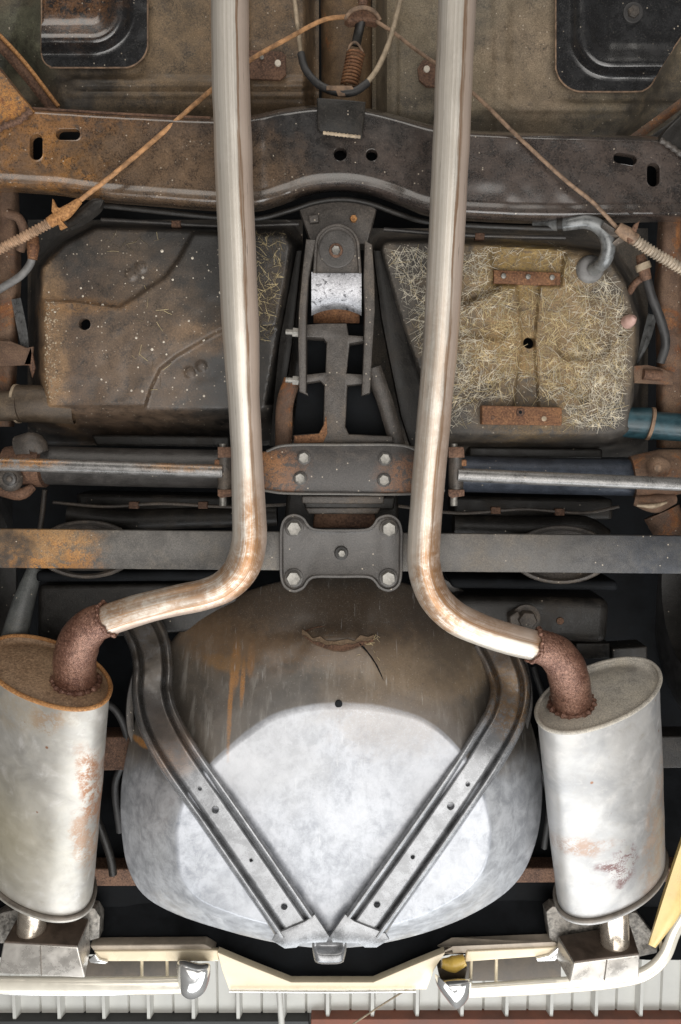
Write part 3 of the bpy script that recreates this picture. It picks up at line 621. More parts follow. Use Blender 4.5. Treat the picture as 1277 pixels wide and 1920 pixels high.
cb = thing('storage_box', 'dark grimy stepped storage box with pale stone chips, left of the differential bracket', 'storage box', at(300, 600, 1.53))
field('shell', 52, 568, 412, 836, 3, comp_l_h, MAT['comp_l'], cb, [(159, 608, 159, 608, 11)])
def sticks(name, pts, lens, hf, mats, parent, wid=(.7, 1.2), seed=3):
    rg = np.random.RandomState(seed); outs = {k: ([], []) for k in mats}
    for (x, y), L in zip(pts, lens):
        k = mats[rg.randint(len(mats))]; vv, ff = outs[k]; th = rg.rand() * math.pi; w = rg.uniform(*wid)
        bend = rg.uniform(-.05, .05) * L; c, s = math.cos(th), math.sin(th); b0 = len(vv); row = []
        for q, ben in ((-.5, 0), (0, 1), (.5, 0)):
            cx, cy = x + c * L * q - s * bend * ben, y + s * L * q + c * bend * ben
            for sd, up in ((-1, 0), (0, -.0011), (1, 0)): row.append((cx - s * w * sd, cy + c * w * sd, up))
        row = np.array(row); hh = hf(row[:, 0], row[:, 1]) - .0010 + row[:, 2] * .5; vv += list(at(row[:, 0], row[:, 1], hh))
        for i in range(2):
            for j in range(2): ff.append((b0 + i * 3 + j, b0 + i * 3 + j + 1, b0 + i * 3 + j + 4, b0 + i * 3 + j + 3))
    for k in mats:
        if outs[k][0]: mesh(name, outs[k][0], outs[k][1], MAT[k], parent, 0, kind='stuff')
def scatter(n, inside, x0, x1, y0, y1, seed):
    rg = np.random.RandomState(seed); out = []
    while len(out) < n:
        x, y = rg.uniform(x0, x1), rg.uniform(y0, y1)
        if rg.rand() < inside(x, y): out.append((x, y))
    return out
rgl = np.random.RandomState(5)
pp = scatter(300, lambda x, y: 1.0 if (475 < x < 538 - (y - 445) * .14 and y < 640) else (.10 if (190 < x < 300 and 436 < y < 472) else (.05 if 250 < x < 320 and 520 < y < 740 else 0)), 85, 540, 436, 740, 4)
sticks('glass_fibres', pp, rgl.uniform(8, 24, len(pp)), comp_l_h, ['fibre_d', 'fibre_d', 'fibre_y'], cb, (.25, .5))
def flecks(name, pts, rads, hf, mat, parent):
    vv = []; ff = []
    for (x, y), r in zip(pts, rads):
        h0 = float(hf(np.array([x]), np.array([y]))[0]); c = at(x, y, h0); s = r * mpp(x, y, h0); b0 = len(vv); k = 7
        vv += [c + np.array([math.cos(2 * math.pi * i / k) * s, math.sin(2 * math.pi * i / k) * s, -.0002]) for i in range(k)] + [c + np.array([0, 0, -.0004 - s * .5])]
        ff += [(b0 + i, b0 + (i + 1) % k, b0 + k) for i in range(k)]
    mesh(name, vv, ff, mat, parent, 0, kind='stuff')
pp = scatter(105, lambda x, y: 1.0 if (x + y * .4 > 420 and 180 < x < 420 and y > 470) else .25, 90, 425, 450, 752, 8)
flecks('stone_chips', pp, (.45 + 2.6 * rgl.rand(len(pp)) ** 4), comp_l_h, MAT['chip'], cb)
pp = scatter(330, lambda x, y: max(0, 1 - (x - 84) / 42) ** 1.5, 84, 130, 565, 752, 9)
flecks('rust_flecks', pp, (.4 + 1.8 * rgl.rand(len(pp)) ** 2.5), comp_l_h, MAT['cable_tan'], cb)

OUT_R = [(728, 466), (800, 464), (920, 470), (1060, 478), (1128, 486), (1160, 536), (1180, 600), (1180, 640), (1174, 720), (1166, 796), (1140, 802), (830, 802), (800, 700), (760, 580)]
def comp_r_h(X, Y):
    d = sd_poly(X, Y, OUT_R) - 8
    h = 1.535 + .17 * wallfn(d, Y, 800, 26, 52) + .003 * vnoise(X + 500, Y, 60) + .0015 * vnoise(X, Y, 20)
    ins = sstep(4, -6, d)
    h = h + .014 * ins * sstep(4, -4, sd_poly(X, Y, [(922, 466), (1058, 474), (1052, 536), (924, 534)]))
    h = h + .012 * ins * sstep(3.5, -3, np.minimum(sd_poly(X, Y, [(970, 536), (1012, 536), (1002, 640), (1010, 770), (962, 770), (980, 640)]), sd_cap(X, Y, 870, 560, 925, 535, 9)))
    h = h + .012 * ins * sstep(3.5, -3, sd_cap(X, Y, 1070, 650, 1120, 646, 25)) + .010 * ins * sstep(6, -5, sd_cap(X, Y, 860, 612, 935, 622, 15))
    h = h + .009 * ins * sstep(6, -5, sd_cap(X, Y, 870, 562, 930, 540, 8)) + .009 * ins * sstep(6, -5, sd_cap(X, Y, 1050, 700, 1095, 742, 12)) + .007 * ins * sstep(6, -5, sd_cap(X, Y, 880, 742, 935, 700, 12))
    h = h - .005 * ins * sstep(8, -4, sd_cap(X, Y, 1050, 535, 1100, 575, 12))
    h = h - .006 * ins * sstep(5, -4, sd_poly(X, Y, [(1062, 476), (1130, 482), (1140, 530), (1066, 536)]))
    return h
cr = thing('storage_box', 'frayed fibreglass storage box covered in straw coloured strands, right of the differential bracket', 'storage box', at(980, 640, 1.53))
field('shell', 690, 1215, 428, 858, 3, comp_r_h, MAT['comp_r'], cr, [(992, 643, 992, 643, 11), (1162, 628, 1162, 628, 4.5)])
def ok_r(x, y):
    if 915 < x < 1060 and 462 < y < 540: return .25 if y < 500 else 0
    if 893 < x < 1062 and 750 < y < 802: return 0
    if 1078 < x < 1140 and 470 < y < 525: return 0
    if math.hypot(x - 992, y - 643) < 17: return 0
    if float(sd_poly(np.array([x]), np.array([y]), OUT_R)[0]) > -2: return 0
    if 965 < x < 1015 and 540 < y < 770: return .45
    if x > 1070 and y > 640: return 1
    return .8
def dens(x, y): return ok_r(x, y) * float(np.clip(.72 + .8 * vnoise(x, y, 42) + .6 * vnoise(x, y, 15), .12, 1))
pp = scatter(4000, dens, 725, 1180, 462, 800, 14)
yel = [(x_, y_) for x_, y_ in pp if rgl.rand() < .85 * math.exp(-((x_ - 1000) / 130) ** 2 - ((y_ - 620) / 150) ** 2) + .08]; pal = [q for q in pp if q not in set(yel)]
sticks('glass_fibres', yel, 6 + 30 * rgl.rand(len(yel)) ** 1.6, comp_r_h, ['fibre_y'], cr, (.17, .42), 21)
sticks('glass_fibres', pal, 6 + 36 * rgl.rand(len(pal)) ** 1.6, comp_r_h, ['fibre_w'], cr, (.16, .42), 22)
plate('rust_strip', [(926, 506), (1051, 511), (1051, 536), (926, 531)], 1.538, .008, MAT['rust'], cr)
for x_ in (944, 990, 1035): disc('rivet', x_, 519 + (x_ - 990) * .03, 1.537, 5, .003, MAT['boltm'], cr, 12)
pbox('rust_block', [(904, 760), (1054, 764), (1054, 798), (904, 796)], 1.512, .03, MAT['rust'], cr, .003)
disc('rivet', 924, 783, 1.512, 4, .002, MAT['rust_dark'], cr, 12); disc('nut', 976, 773, 1.512, 8, .003, MAT['rust_dark'], cr, 12); disc('rivet', 1020, 785, 1.512, 5, .002, MAT['cable_tan'], cr, 12)
disc('plug', 976, 773, 1.508, 3.2, .001, MAT['black_body'], cr, 12)
tube('rubber_nub', [(1176, 604, 1.53), (1186, 598, 1.51), (1190, 594, 1.505)], [13, 11, 5], MAT['pink_rubber'], cr, 12, 14)
hs = thing('filler_hose', 'curved grey metal hose plugged into a round rubber grommet on the frayed box', 'hose', at(1110, 480, 1.50))
tube('hose', [(1004, 418, 1.53), (1050, 421, 1.492), (1098, 416, 1.475), (1126, 428, 1.47), (1140, 456, 1.47), (1134, 488, 1.485), (1112, 506, 1.515)], [10, 11, 12, 12.5, 13, 13, 13], MAT['grey_hose'], hs, 16, 60)
disc('grommet', 1106, 505, 1.528, 26, .012, MAT['rubber_grey'], hs, 28, .4)
tube('clamp', [(1046, 421, 1.490), (1056, 420, 1.486)], 13, MAT['dark_frame'], hs, 14, 4)

# ================================================================== DIFFERENTIAL NOSE BRACKET
db = thing('differential_bracket', 'cast bracket with round rubber bush washer hung from the crossmember between the two storage boxes', 'bracket', at(632, 560, 1.48))
plate('mount_cup', [(560, 388), (600, 376), (640, 372), (690, 380), (706, 392), (696, 430), (688, 458), (584, 456), (574, 430)], 1.512, .05, MAT['cast'], db, .004)
disc('bolt_head', 663, 411, 1.511, 7, .008, MAT['rust_orange'], db, 6)
pbox('lug', [(578, 404), (596, 402), (598, 416), (581, 418)], 1.500, .02, MAT['cast'], db, .002)
def tongue(i, dh):
    a = np.linspace(math.pi, 2 * math.pi, 20); top_ = [(632 + (43 - i) * math.cos(t), 462 + (43 - i) * math.sin(t)) for t in a]
    p = np.array(top_ + [(678 - i, 506), (678 - i, 512), (586 + i, 512), (587 + i, 506)]); return at(p[:, 0], p[:, 1], 1.478 + dh)
loft('tongue', [tongue(0, .03), tongue(0, -.004), tongue(1.5, -.006), tongue(5, -.006), tongue(7, -.001), tongue(9, 0), tongue(20, 0)], MAT['cast'], db, False, True, 30)
disc('bush_washer', 632, 468, 1.478, 34, .004, MAT['dog'], db, 40, .08)
disc('stud', 630, 470, 1.474, 13, .004, MAT['rust_dark'], db, 20); bolt(630, 470, 1.471, 8.5, db, MAT['boltm'], wash=0)
u = np.linspace(0, 1, 16); X = np.array([[587, 677], [585, 678], [583, 679], [583, 679]]); 
ys_ = np.linspace(510, 592, 16); X = np.linspace(584, 678, 24)[None].repeat(16, 0); Y = ys_[:, None].repeat(24, 1)
Hh = 1.478 + .030 * (u[:, None] ** 2.2) + .0 * X; arch_cut = 12 * (1 - ((X - 631) / 47) ** 2) * u[:, None] ** 3
gridmesh('bush_sleeve', X, Y - arch_cut, Hh, MAT['alloy'], db)
X = np.linspace(588, 674, 20)[None].repeat(8, 0); u8 = np.linspace(0, 1, 8)[:, None]; Y = 578 + 28 * u8 + 10 * ((X - 631) / 43) ** 2 * (1 - u8)
gridmesh('bush_rubber', X, Y, 1.515 + .02 * u8 + .0 * X, MAT['rust'], db)
for pts, in (([(574, 448), (592, 450), (578, 520), (574, 580), (574, 735), (577, 741), (561, 734), (559, 640), (560, 585), (566, 520), (570, 480)],), ([(684, 452), (698, 458), (702, 520), (703, 580), (698, 660), (694, 737), (678, 741), (682, 660), (684, 585), (682, 520)],)):
    plate('side_flange', pts, 1.462, .055, MAT['cast'], db, .0022)
WEB = [(608, 606), (650, 606), (654, 628), (682, 630), (682, 640), (656, 644), (650, 700), (684, 702), (684, 720), (652, 722), (648, 800), (654, 814), (736, 818), (736, 832), (550, 834), (550, 816), (598, 812), (606, 800), (608, 722), (600, 714), (574, 718), (574, 702), (610, 698), (612, 642), (606, 634), (574, 632), (574, 608)]
plate('web', WEB, 1.487, .05, MAT['cast'], db, .004)
plate('pocket_floor', [(572, 608), (684, 608), (690, 720), (740, 822), (548, 826), (560, 720)], 1.545, .02, MAT['black_body'], db)
plate('rusty_corner', [(551, 817), (598, 813), (606, 798), (612, 780), (614, 812), (606, 830), (551, 832)], 1.4855, .004, MAT['rust'], db)
tube('strut', [(700, 690, 1.51), (724, 760, 1.51), (746, 836, 1.51)], 15, MAT['cast'], db, 12, 20, flat=.5)
tube('strut', [(548, 712, 1.52), (534, 760, 1.52), (532, 836, 1.52)], 16, MAT['brown_arm'], db, 12, 20, flat=.5)
for y_ in (622, 712):
    tube('cross_bolt', [(536, y_, 1.478), (562, y_ + 2, 1.478)], 5.5, MAT['boltm'], db, 10, 5); tube('nut', [(549, y_ + 1, 1.478), (560, y_ + 2, 1.478)], 9, MAT['boltm'], db, 6, 4, smooth=0)
plate('side_web', [(700, 470), (714, 470), (790, 700), (800, 836), (770, 836), (752, 780), (716, 600)], 1.56, .03, MAT['dark_frame'], db)
plate('side_web', [(556, 470), (566, 470), (548, 640), (520, 836), (505, 836), (524, 640)], 1.56, .03, MAT['dark_frame'], db)

# ================================================================== DIFFERENTIAL PLATE + CARRIER
dp = thing('differential_mount', 'dark differential cover plate held by four hex bolts between the exhaust pipes', 'mount plate', at(640, 880, 1.46))
PL = [(455, 856), (498, 846), (536, 834), (748, 834), (790, 848), (835, 858), (835, 918), (790, 924), (745, 927), (540, 925), (498, 918), (455, 912)]
plate('cover_plate', PL, 1.465, .012, MAT['diff_plate'], dp, .0035)
tube('rolled_edge', [(457, 914, 1.463), (498, 920, 1.462), (540, 925, 1.461), (640, 926, 1.461), (745, 927, 1.461), (790, 924, 1.462), (834, 919, 1.463)], 2.6, MAT['spring_steel'], dp, 8, 60)
tube('rolled_edge', [(500, 846, 1.463), (537, 835, 1.461), (640, 834, 1.461), (748, 835, 1.461), (788, 847, 1.462)], 2.6, MAT['spring_steel'], dp, 8, 60)
for x_, y_ in ((570, 858), (722, 860), (563, 897), (720, 900)): bolt(x_, y_, 1.464, 10.5, dp, MAT['boltm'], MAT['dog'], wash=1.25)
pbox('carrier_casting', [(566, 932), (742, 932), (738, 956), (572, 954)], 1.50, .08, MAT['dark_frame'], dp, .004)
pbox('carrier_rib', [(566, 930), (720, 930), (720, 945), (566, 944)], 1.488, .02, MAT['cast'], dp, .003)
pbox('carrier_rib', [(572, 952), (714, 952), (708, 964), (578, 964)], 1.496, .03, MAT['cast'], dp, .003)
pbox('carrier_body', [(540, 900), (745, 900), (750, 1005), (530, 1005)], 1.56, .15, MAT['dark_frame'], dp, .01)
pbox('carrier_boss', [(590, 960), (702, 960), (708, 990), (586, 990)], 1.525, .05, MAT['rust_dark'], dp, .004)
def clevis(x, parent, s):
    plate('ear', [(x - 14, 838), (x + 14, 838), (x + 16, 846), (x + 16, 858), (x - 14, 858)], 1.445, .006, MAT['rust_dark'], parent)
    plate('ear', [(x - 14, 918), (x + 16, 918), (x + 16, 930), (x - 8, 934), (x - 14, 930)], 1.445, .006, MAT['rust_dark'], parent)
    tube('bush', [(x, 846, 1.46), (x, 926, 1.46)], 14, MAT['cast'], parent, 16, 6)
    tube('pin', [(x - 4, 832, 1.458), (x - 4, 948, 1.458)], 7, MAT['boltm'], parent, 10, 5)
    pbox('shim', [(x - 12 + 8 * s, 862), (x + 12 + 8 * s, 862), (x + 12 + 8 * s, 874), (x - 12 + 8 * s, 874)], 1.45, .02, MAT['rust'], parent, .002)

# ================================================================== STRUT RODS AND HALF SHAFTS
sl = thing('strut_rod', 'shiny thin strut rod with orange rust patches on the left of the car', 'rod', at(210, 876, 1.45))
tube('rod', [(-140, 865, 1.45), (180, 876, 1.45), (418, 884, 1.45)], 12.5, MAT['rod'], sl, 24, 30); clevis(422, sl, -1)
sr = thing('strut_rod', 'shiny clean strut rod with a blue sheen on the right of the car', 'rod', at(1070, 902, 1.45))
tube('rod', [(858, 890, 1.45), (1060, 899, 1.45), (1420, 914, 1.45)], 12.5, MAT['rod'], sr, 24, 30); clevis(855, sr, 1)
hl = thing('half_shaft', 'dark brown half shaft behind the rusty strut rod on the left', 'axle shaft', at(240, 878, 1.56))
tube('shaft', [(78, 872, 1.56), (260, 877, 1.56), (440, 880, 1.56)], 36, MAT['shaft'], hl, 32, 12)
tube('yoke', [(10, 868, 1.55), (60, 872, 1.55), (84, 872, 1.55)], [30, 40, 42], MAT['rust_dark'], hl, 20, 12)
tube('joint_cap', [(32, 838, 1.53), (66, 834, 1.53), (78, 850, 1.53)], [20, 24, 14], MAT['cast'], hl, 14, 10)
disc('bearing_cap', 18, 898, 1.50, 24, .014, MAT['cast'], hl, 24, .5); disc('cap_ring', 18, 898, 1.486, 13, .004, MAT['shaft'], hl, 20, .3); disc('cap_centre', 18, 898, 1.482, 6, .004, MAT['cast'], hl, 16, .4)
tube('lower_ear', [(0, 918, 1.52), (40, 926, 1.52), (62, 912, 1.53)], [12, 13, 8], MAT['rust_dark'], hl, 10, 10)
hr = thing('half_shaft', 'blue grey half shaft with a rusty universal joint on the right', 'axle shaft', at(1040, 895, 1.56))
tube('shaft', [(850, 888, 1.56), (1040, 893, 1.56), (1200, 896, 1.56)], 34, MAT['shaft_b'], hr, 32, 12)
tube('yoke', [(1185, 895, 1.55), (1225, 890, 1.545), (1300, 880, 1.55)], [40, 46, 40], MAT['brown_arm'], hr, 20, 14)
disc('bearing_cap', 1233, 876, 1.488, 21, .02, MAT['brown_arm'], hr, 24, .3)
disc('cap_centre', 1233, 878, 1.468, 8, .003, MAT['cable'], hr, 14, .3)
tube('lower_yoke', [(1190, 938, 1.53), (1225, 944, 1.52), (1262, 934, 1.53)], [10, 19, 12], MAT['brown_arm'], hr, 14, 14)
tube('bright_scar', [(1194, 948, 1.505), (1225, 949, 1.498), (1250, 942, 1.505)], [2, 5, 2], MAT['cable_tan'], hr, 8, 14)
tube('knuckle', [(1240, 960, 1.58), (1262, 1000, 1.57), (1300, 1010, 1.56)], [34, 30, 30], MAT['brown_arm'], hr, 16, 14)

# tubes at both edges
tl = thing('damper_tube', 'brown tube sliding into a wider sleeve at the left edge, below the dark storage box', 'tube', at(40, 760, 1.55))
tube('sleeve', [(32, 757, 1.56), (70, 757, 1.56), (140, 760, 1.57)], 35, MAT['brown_tube'], tl, 32, 8, caps=False)
tube('sleeve_lip', [(31, 757, 1.56), (36, 757, 1.56)], 36.5, MAT['cable_tan'], tl, 32, 3)
tube('inner_tube', [(-60, 762, 1.548), (38, 761, 1.548)], 28, MAT['brown_tube'], tl, 28, 6)
tr = thing('damper_tube', 'teal painted tube inside a dark sleeve at the right edge, below the frayed box', 'tube', at(1230, 795, 1.55))
tube('sleeve', [(1120, 788, 1.58), (1180, 792, 1.57), (1226, 795, 1.56)], [24, 28, 30], MAT['teal'], tr, 28, 8, caps=False)
tube('sleeve_lip', [(1216, 794, 1.553), (1222, 795, 1.552)], 31, MAT['cable'], tr, 28, 3)
tube('inner_tube', [(1218, 797, 1.55), (1340, 806, 1.54)], 26, MAT['teal'], tr, 28, 6)

# trailing arms and brake lines at both sides
def arm(name, label, pts, w, parts, mat):
    t = thing(name, label, 'suspension arm', at(pts[1][0], pts[1][1], pts[1][2]))
    X = []; Q = crom(pts, 60); s = np.linspace(-1, 1, 14)
    PX = Q[:, 0:1] + w * s[None] * (1 + .12 * vnoise(Q[:, 1:2], 0 * Q[:, 1:2], 60)); PY = Q[:, 1:2] + 0 * s[None]
    H = Q[:, 2:3] + .04 * np.abs(s[None]) ** 4 + .006 * vnoise(PX, PY, 22) + .003 * vnoise(PX, PY, 9)
    gridmesh('arm', PX, PY, H, mat, t); return t
al = arm('trailing_arm', 'rust caked trailing arm at the left edge of the picture', [(10, 350, 1.58), (14, 480, 1.57), (8, 620, 1.57), (0, 800, 1.58)], 26, 0, MAT['brown_arm'])
plate('arm_tab', [(-20, 638), (20, 640), (50, 652), (62, 650), (58, 684), (-20, 688)], 1.55, .006, MAT['brown_arm'], al)
plate('arm_fork', [(44, 684), (58, 650), (66, 690), (60, 708), (54, 686)], 1.55, .004, MAT['rust_dark'], al)
ar = arm('trailing_arm', 'rust caked trailing arm at the right edge of the picture', [(1262, 400, 1.58), (1258, 560, 1.57), (1262, 700, 1.57), (1260, 840, 1.58)], 30, 0, MAT['brown_arm'])
plate('arm_tab', [(1188, 686), (1214, 684), (1240, 690), (1262, 700), (1262, 722), (1190, 718)], 1.55, .006, MAT['brown_arm'], ar)
tube('arm_pin', [(1206, 702, 1.545), (1240, 704, 1.545)], 10, MAT['rust_dark'], ar, 12, 5)
bl = thing('brake_hose', 'dark hose with a rusty fitting left of the dark storage box', 'hose', at(40, 540, 1.54))
tube('hose', [(-30, 560, 1.56), (10, 536, 1.55), (40, 516, 1.545), (58, 492, 1.54), (60, 470, 1.53)], 7, MAT['rubber_grey'], bl, 12, 40)
tube('fitting', [(61, 486, 1.525), (62, 462, 1.525), (62, 446, 1.53)], [9, 12, 11], MAT['rust'], bl, 8, 10)
tube('upper_line', [(14, 400, 1.54), (36, 410, 1.54), (46, 440, 1.55), (38, 470, 1.56)], 9, MAT['brown_arm'], bl, 10, 20)
ribbon('blade', [(30, 560, 1.56, 9), (42, 620, 1.56, 9), (50, 670, 1.56, 6)], [(-1, .01), (0, 0), (1, .01)], MAT['grey_hose'], bl, 12)
br = thing('brake_hose', 'black hose with a rusty clamped fitting right of the frayed storage box', 'hose', at(1230, 560, 1.54))
tube('hose', [(1212, 520, 1.53), (1222, 556, 1.53), (1240, 604, 1.535), (1248, 644, 1.54), (1238, 680, 1.55)], 8.5, MAT['black_rubber'], br, 14, 40)
tube('fitting', [(1200, 478, 1.52), (1206, 500, 1.52), (1212, 524, 1.525)], [8, 12, 10], MAT['rust_dark'], br, 8, 10)
tube('collar', [(1204, 494, 1.518), (1208, 506, 1.518)], 14, MAT['cable_tan'], br, 10, 4); tube('bent_tube', [(1212, 516, 1.53), (1192, 530, 1.54), (1180, 548, 1.56)], 7, MAT['rust_dark'], br, 10, 14)
ribbon('blade', [(1224, 590, 1.58, 9), (1210, 640, 1.58, 8), (1194, 680, 1.58, 3)], [(-1, .01), (0, 0), (1, .01)], MAT['grey_hose'], br, 12)

rib = lambda L, a: .16 * np.sin(2 * math.pi * L / .0062)
sh = thing('cable_sheath', 'rusty ribbed cable sheath clamped under the left end of the crossmember', 'cable', at(60, 440, 1.45))
tube('sheath', [(-40, 486, 1.45), (30, 452, 1.45), (112, 408, 1.448)], 8.5, MAT['sheath_rust'], sh, 12, 260, bump=rib)
tube('ferrule', [(92, 418, 1.447), (124, 398, 1.447), (150, 376, 1.448)], [10, 12, 6], MAT['rust_orange'], sh, 12, 16)
ribbon('hanger', [(128, 422, 1.452, 12), (152, 408, 1.45, 15), (180, 386, 1.45, 15), (192, 374, 1.456, 6)], [(-1, .012), (-.5, 0), (0, .001), (.5, 0), (1, .012)], MAT['dark_frame'], sh, 30)
plate('clamp', [(98, 372), (106, 388), (120, 392), (114, 412), (124, 424), (112, 430), (106, 412), (96, 396)], 1.438, .008, MAT['rust_orange'], sh)
sh2 = thing('cable_sheath', 'pale ribbed cable sheath clamped under the right end of the crossmember', 'cable', at(1220, 460, 1.45))
tube('sheath', [(1166, 432, 1.448), (1220, 470, 1.45), (1320, 528, 1.45)], 9.5, MAT['sheath'], sh2, 12, 260, bump=rib)
tube('ferrule', [(1158, 426, 1.447), (1172, 436, 1.447), (1192, 450, 1.447)], [10, 13, 11], MAT['cable'], sh2, 12, 14)
plate('clamp', [(1176, 446), (1190, 420), (1200, 414), (1196, 428), (1188, 452), (1180, 456)], 1.438, .006, MAT['rust_dark'], sh2)
ribbon('hanger', [(1130, 420, 1.452, 9), (1150, 434, 1.45, 11), (1170, 440, 1.45, 9), (1150, 458, 1.456, 6)], [(-1, .01), (-.5, 0), (0, .001), (.5, 0), (1, .01)], MAT['cast'], sh2, 30)

# ================================================================== LEAF SPRING
ls = thing('leaf_spring', 'flat transverse leaf spring spanning the whole width, rusty at its left end', 'leaf spring', at(640, 1035, 1.46))
def leaf(x0, x1, h, th, ins=0, mat='spring_steel'):
    xs_ = np.linspace(x0, x1, 60); yt = 992 + 13 * (xs_ / 1277) + ins; yb = 1065 + 11 * (xs_ / 1277) - ins
    c = np.stack([xs_, yt], 1).tolist() + np.stack([xs_, yb], 1)[::-1].tolist(); return plate('leaf', c, h, th, MAT[mat], ls, .0018)
leaf(-150, 1420, 1.460, .010); leaf(-130, 1400, 1.4715, .008, 1.5); leaf(-100, 1380, 1.481, .008, 1); leaf(60, 1200, 1.4905, .008, 2); leaf(160, 1110, 1.500, .008, 2)
sk = thing('spring_plate', 'dog bone shaped clamp plate with four large bolts across the leaf spring', 'clamp plate', at(640, 1037, 1.44))
def dog(i, dh):
    pts = []
    for (cx, cy, a0, a1) in ((728, 989, -80, 35), (728, 1084, -35, 80)): pass
    seq = []
    for cx, cy, s0, s1 in ((551, 989, 140, 320), (728, 989, 220, 400), (728, 1084, -40, 140), (551, 1084, 40, 220)):
        for k in range(14):
            a = R(s0 + (s1 - s0) * k / 13); seq.append((cx + (27 - i) * math.cos(a), cy + (27 - i) * math.sin(a)))
        if (cx, cy) == (551, 989): seq += [(583, 982 + 8 - i * 0), (596, 989 + i), (684, 989 + i), (697, 984 + 6)]
        if (cx, cy) == (728, 1084): seq += [(697, 1084), (684, 1084 - i), (596, 1084 - i), (583, 1085)]
    P = np.array(seq); return at(P[:, 0], P[:, 1], 1.44 + dh)
# outline drawn by hand for a clean waist
def dog2(i, dh):
    key = [(524, 1036), (525, 990), (534, 970), (552, 963), (570, 970), (580, 984), (594, 991), (640, 992), (684, 991), (698, 984), (708, 970), (728, 964), (746, 972), (755, 992), (755, 1036),
           (754, 1082), (746, 1102), (728, 1110), (710, 1103), (700, 1090), (686, 1084), (640, 1084), (594, 1084), (580, 1090), (570, 1104), (551, 1111), (533, 1102), (525, 1082)]
    P = crom(key, 120, True); c = np.roll(P, -1, 0) - np.roll(P, 1, 0); nn = np.stack([-c[:, 1], c[:, 0]], -1); nn /= np.linalg.norm(nn, axis=1, keepdims=True)
    P = P + nn * i; return at(P[:, 0], P[:, 1], 1.447 + dh)
loft('plate', [dog2(0, .012), dog2(0, -.002), dog2(1, -.004), dog2(4.5, -.004), dog2(6.5, -.001), dog2(8.5, 0)], MAT['dog'], sk, False, True, 40)
for x_, y_ in ((552, 990), (729, 991), (551, 1083), (728, 1083)): bolt(x_, y_, 1.446, 14, sk, MAT['boltm'], MAT['dog'], wash=1.25, hh=.012)
disc('centre_boss', 640, 1037, 1.446, 13, .003, MAT['dark_frame'], sk, 24); bolt(641, 1037, 1.443, 7, sk, MAT['boltm'], wash=0)

# body mounts and dark boxes seen behind the spring
rf = thing('rear_chassis', 'dark rear frame rails and cross tubes half hidden behind the leaf spring', 'frame', at(640, 1000, 1.7))
tube('cross_tube', [(130, 962, 1.62), (220, 974, 1.62), (330, 972, 1.62), (520, 966, 1.62)], 20, MAT['dark_frame'], rf, 16, 20)
tube('cross_tube', [(850, 985, 1.62), (1000, 990, 1.62), (1090, 988, 1.62), (1130, 1010, 1.62)], 22, MAT['dark_frame'], rf, 16, 20)
pbox('rail', [(140, 925), (430, 930), (430, 965), (150, 962)], 1.70, .1, MAT['dark_frame'], rf, .01)
pbox('rail', [(850, 930), (1150, 935), (1150, 975), (850, 972)], 1.70, .1, MAT['dark_frame'], rf, .01)
pbox('rail', [(880, 838), (1130, 842), (1130, 860), (880, 858)], 1.62, .05, MAT['dark_frame'], rf, .005)
pbox('rail', [(170, 815), (430, 818), (430, 838), (180, 836)], 1.62, .05, MAT['dark_frame'], rf, .005)
tube('hanger_rod', [(84, 918, 1.66), (80, 960, 1.66), (74, 1000, 1.66)], 5, MAT['cast'], rf, 8, 8)
def mount(cx, cy, w):
    t = rf; a = np.linspace(0, 2 * math.pi, 48, endpoint=False)
    L = [at(cx + w * s * np.cos(a), cy + w * .58 * s * np.sin(a), 1.56 + dh) for s, dh in ((1.0, .05), (1.0, .004), (.97, 0), (.90, 0), (.86, .006), (.82, .03), (.6, .035))]
    loft('body_mount', L, MAT['cast'], t, False, True, 40)
mount(162, 1030, 95); mount(1052, 1040, 95)
def dbox(quad, h, up, mat, bev=.012): pbox('box_section', quad, h, up, MAT[mat], rf, bev)
dbox([(70, 1098), (450, 1092), (440, 1180), (70, 1205)], 1.62, .15, 'dark_frame', .01)
dbox([(66, 1072), (450, 1072), (450, 1090), (66, 1092)], 1.58, .1, 'black_body', .01)
dbox([(840, 1085), (1160, 1090), (1160, 1108), (850, 1104)], 1.58, .1, 'black_body', .01)
dbox([(850, 1118), (1146, 1124), (1140, 1208), (860, 1200)], 1.60, .15, 'dark_frame', .022)
dbox([(1080, 1206), (1144, 1206), (1144, 1236), (1080, 1236)], 1.63, .06, 'dark_frame', .004)
dbox([(1148, 1216), (1214, 1212), (1214, 1240), (1148, 1240)], 1.65, .06, 'dark_frame', .004)
pbox('cross_rail', [(150, 1382), (260, 1382), (262, 1444), (160, 1446)], 1.66, .06, MAT['rust_dark'], rf, .004)
pbox('cross_rail', [(985, 1385), (1300, 1380), (1300, 1440), (1000, 1446)], 1.68, .06, MAT['dark_frame'], rf, .004)
pbox('cross_rail', [(-40, 1628), (300, 1630), (300, 1662), (-40, 1662)], 1.68, .05, MAT['rust_dark'], rf, .004)
pbox('cross_rail', [(940, 1628), (1300, 1628), (1300, 1654), (940, 1656)], 1.68, .05, MAT['rust_dark'], rf, .004)
tube('stay', [(176, 1520, 1.66), (205, 1600, 1.66), (212, 1640, 1.66)], 8, MAT['dark_frame'], rf, 8, 10)
bolt(986, 1160, 1.585, 18, rf, MAT['cast'], MAT['cast'], wash=1.5, hh=.02)
disc('rivet', 1050, 1164, 1.60, 7, .004, MAT['rust_dark'], rf, 14)
pbox('bracket', [(955, 1156), (972, 1146), (985, 1180), (960, 1190)], 1.57, .04, MAT['cast'], rf, .004)

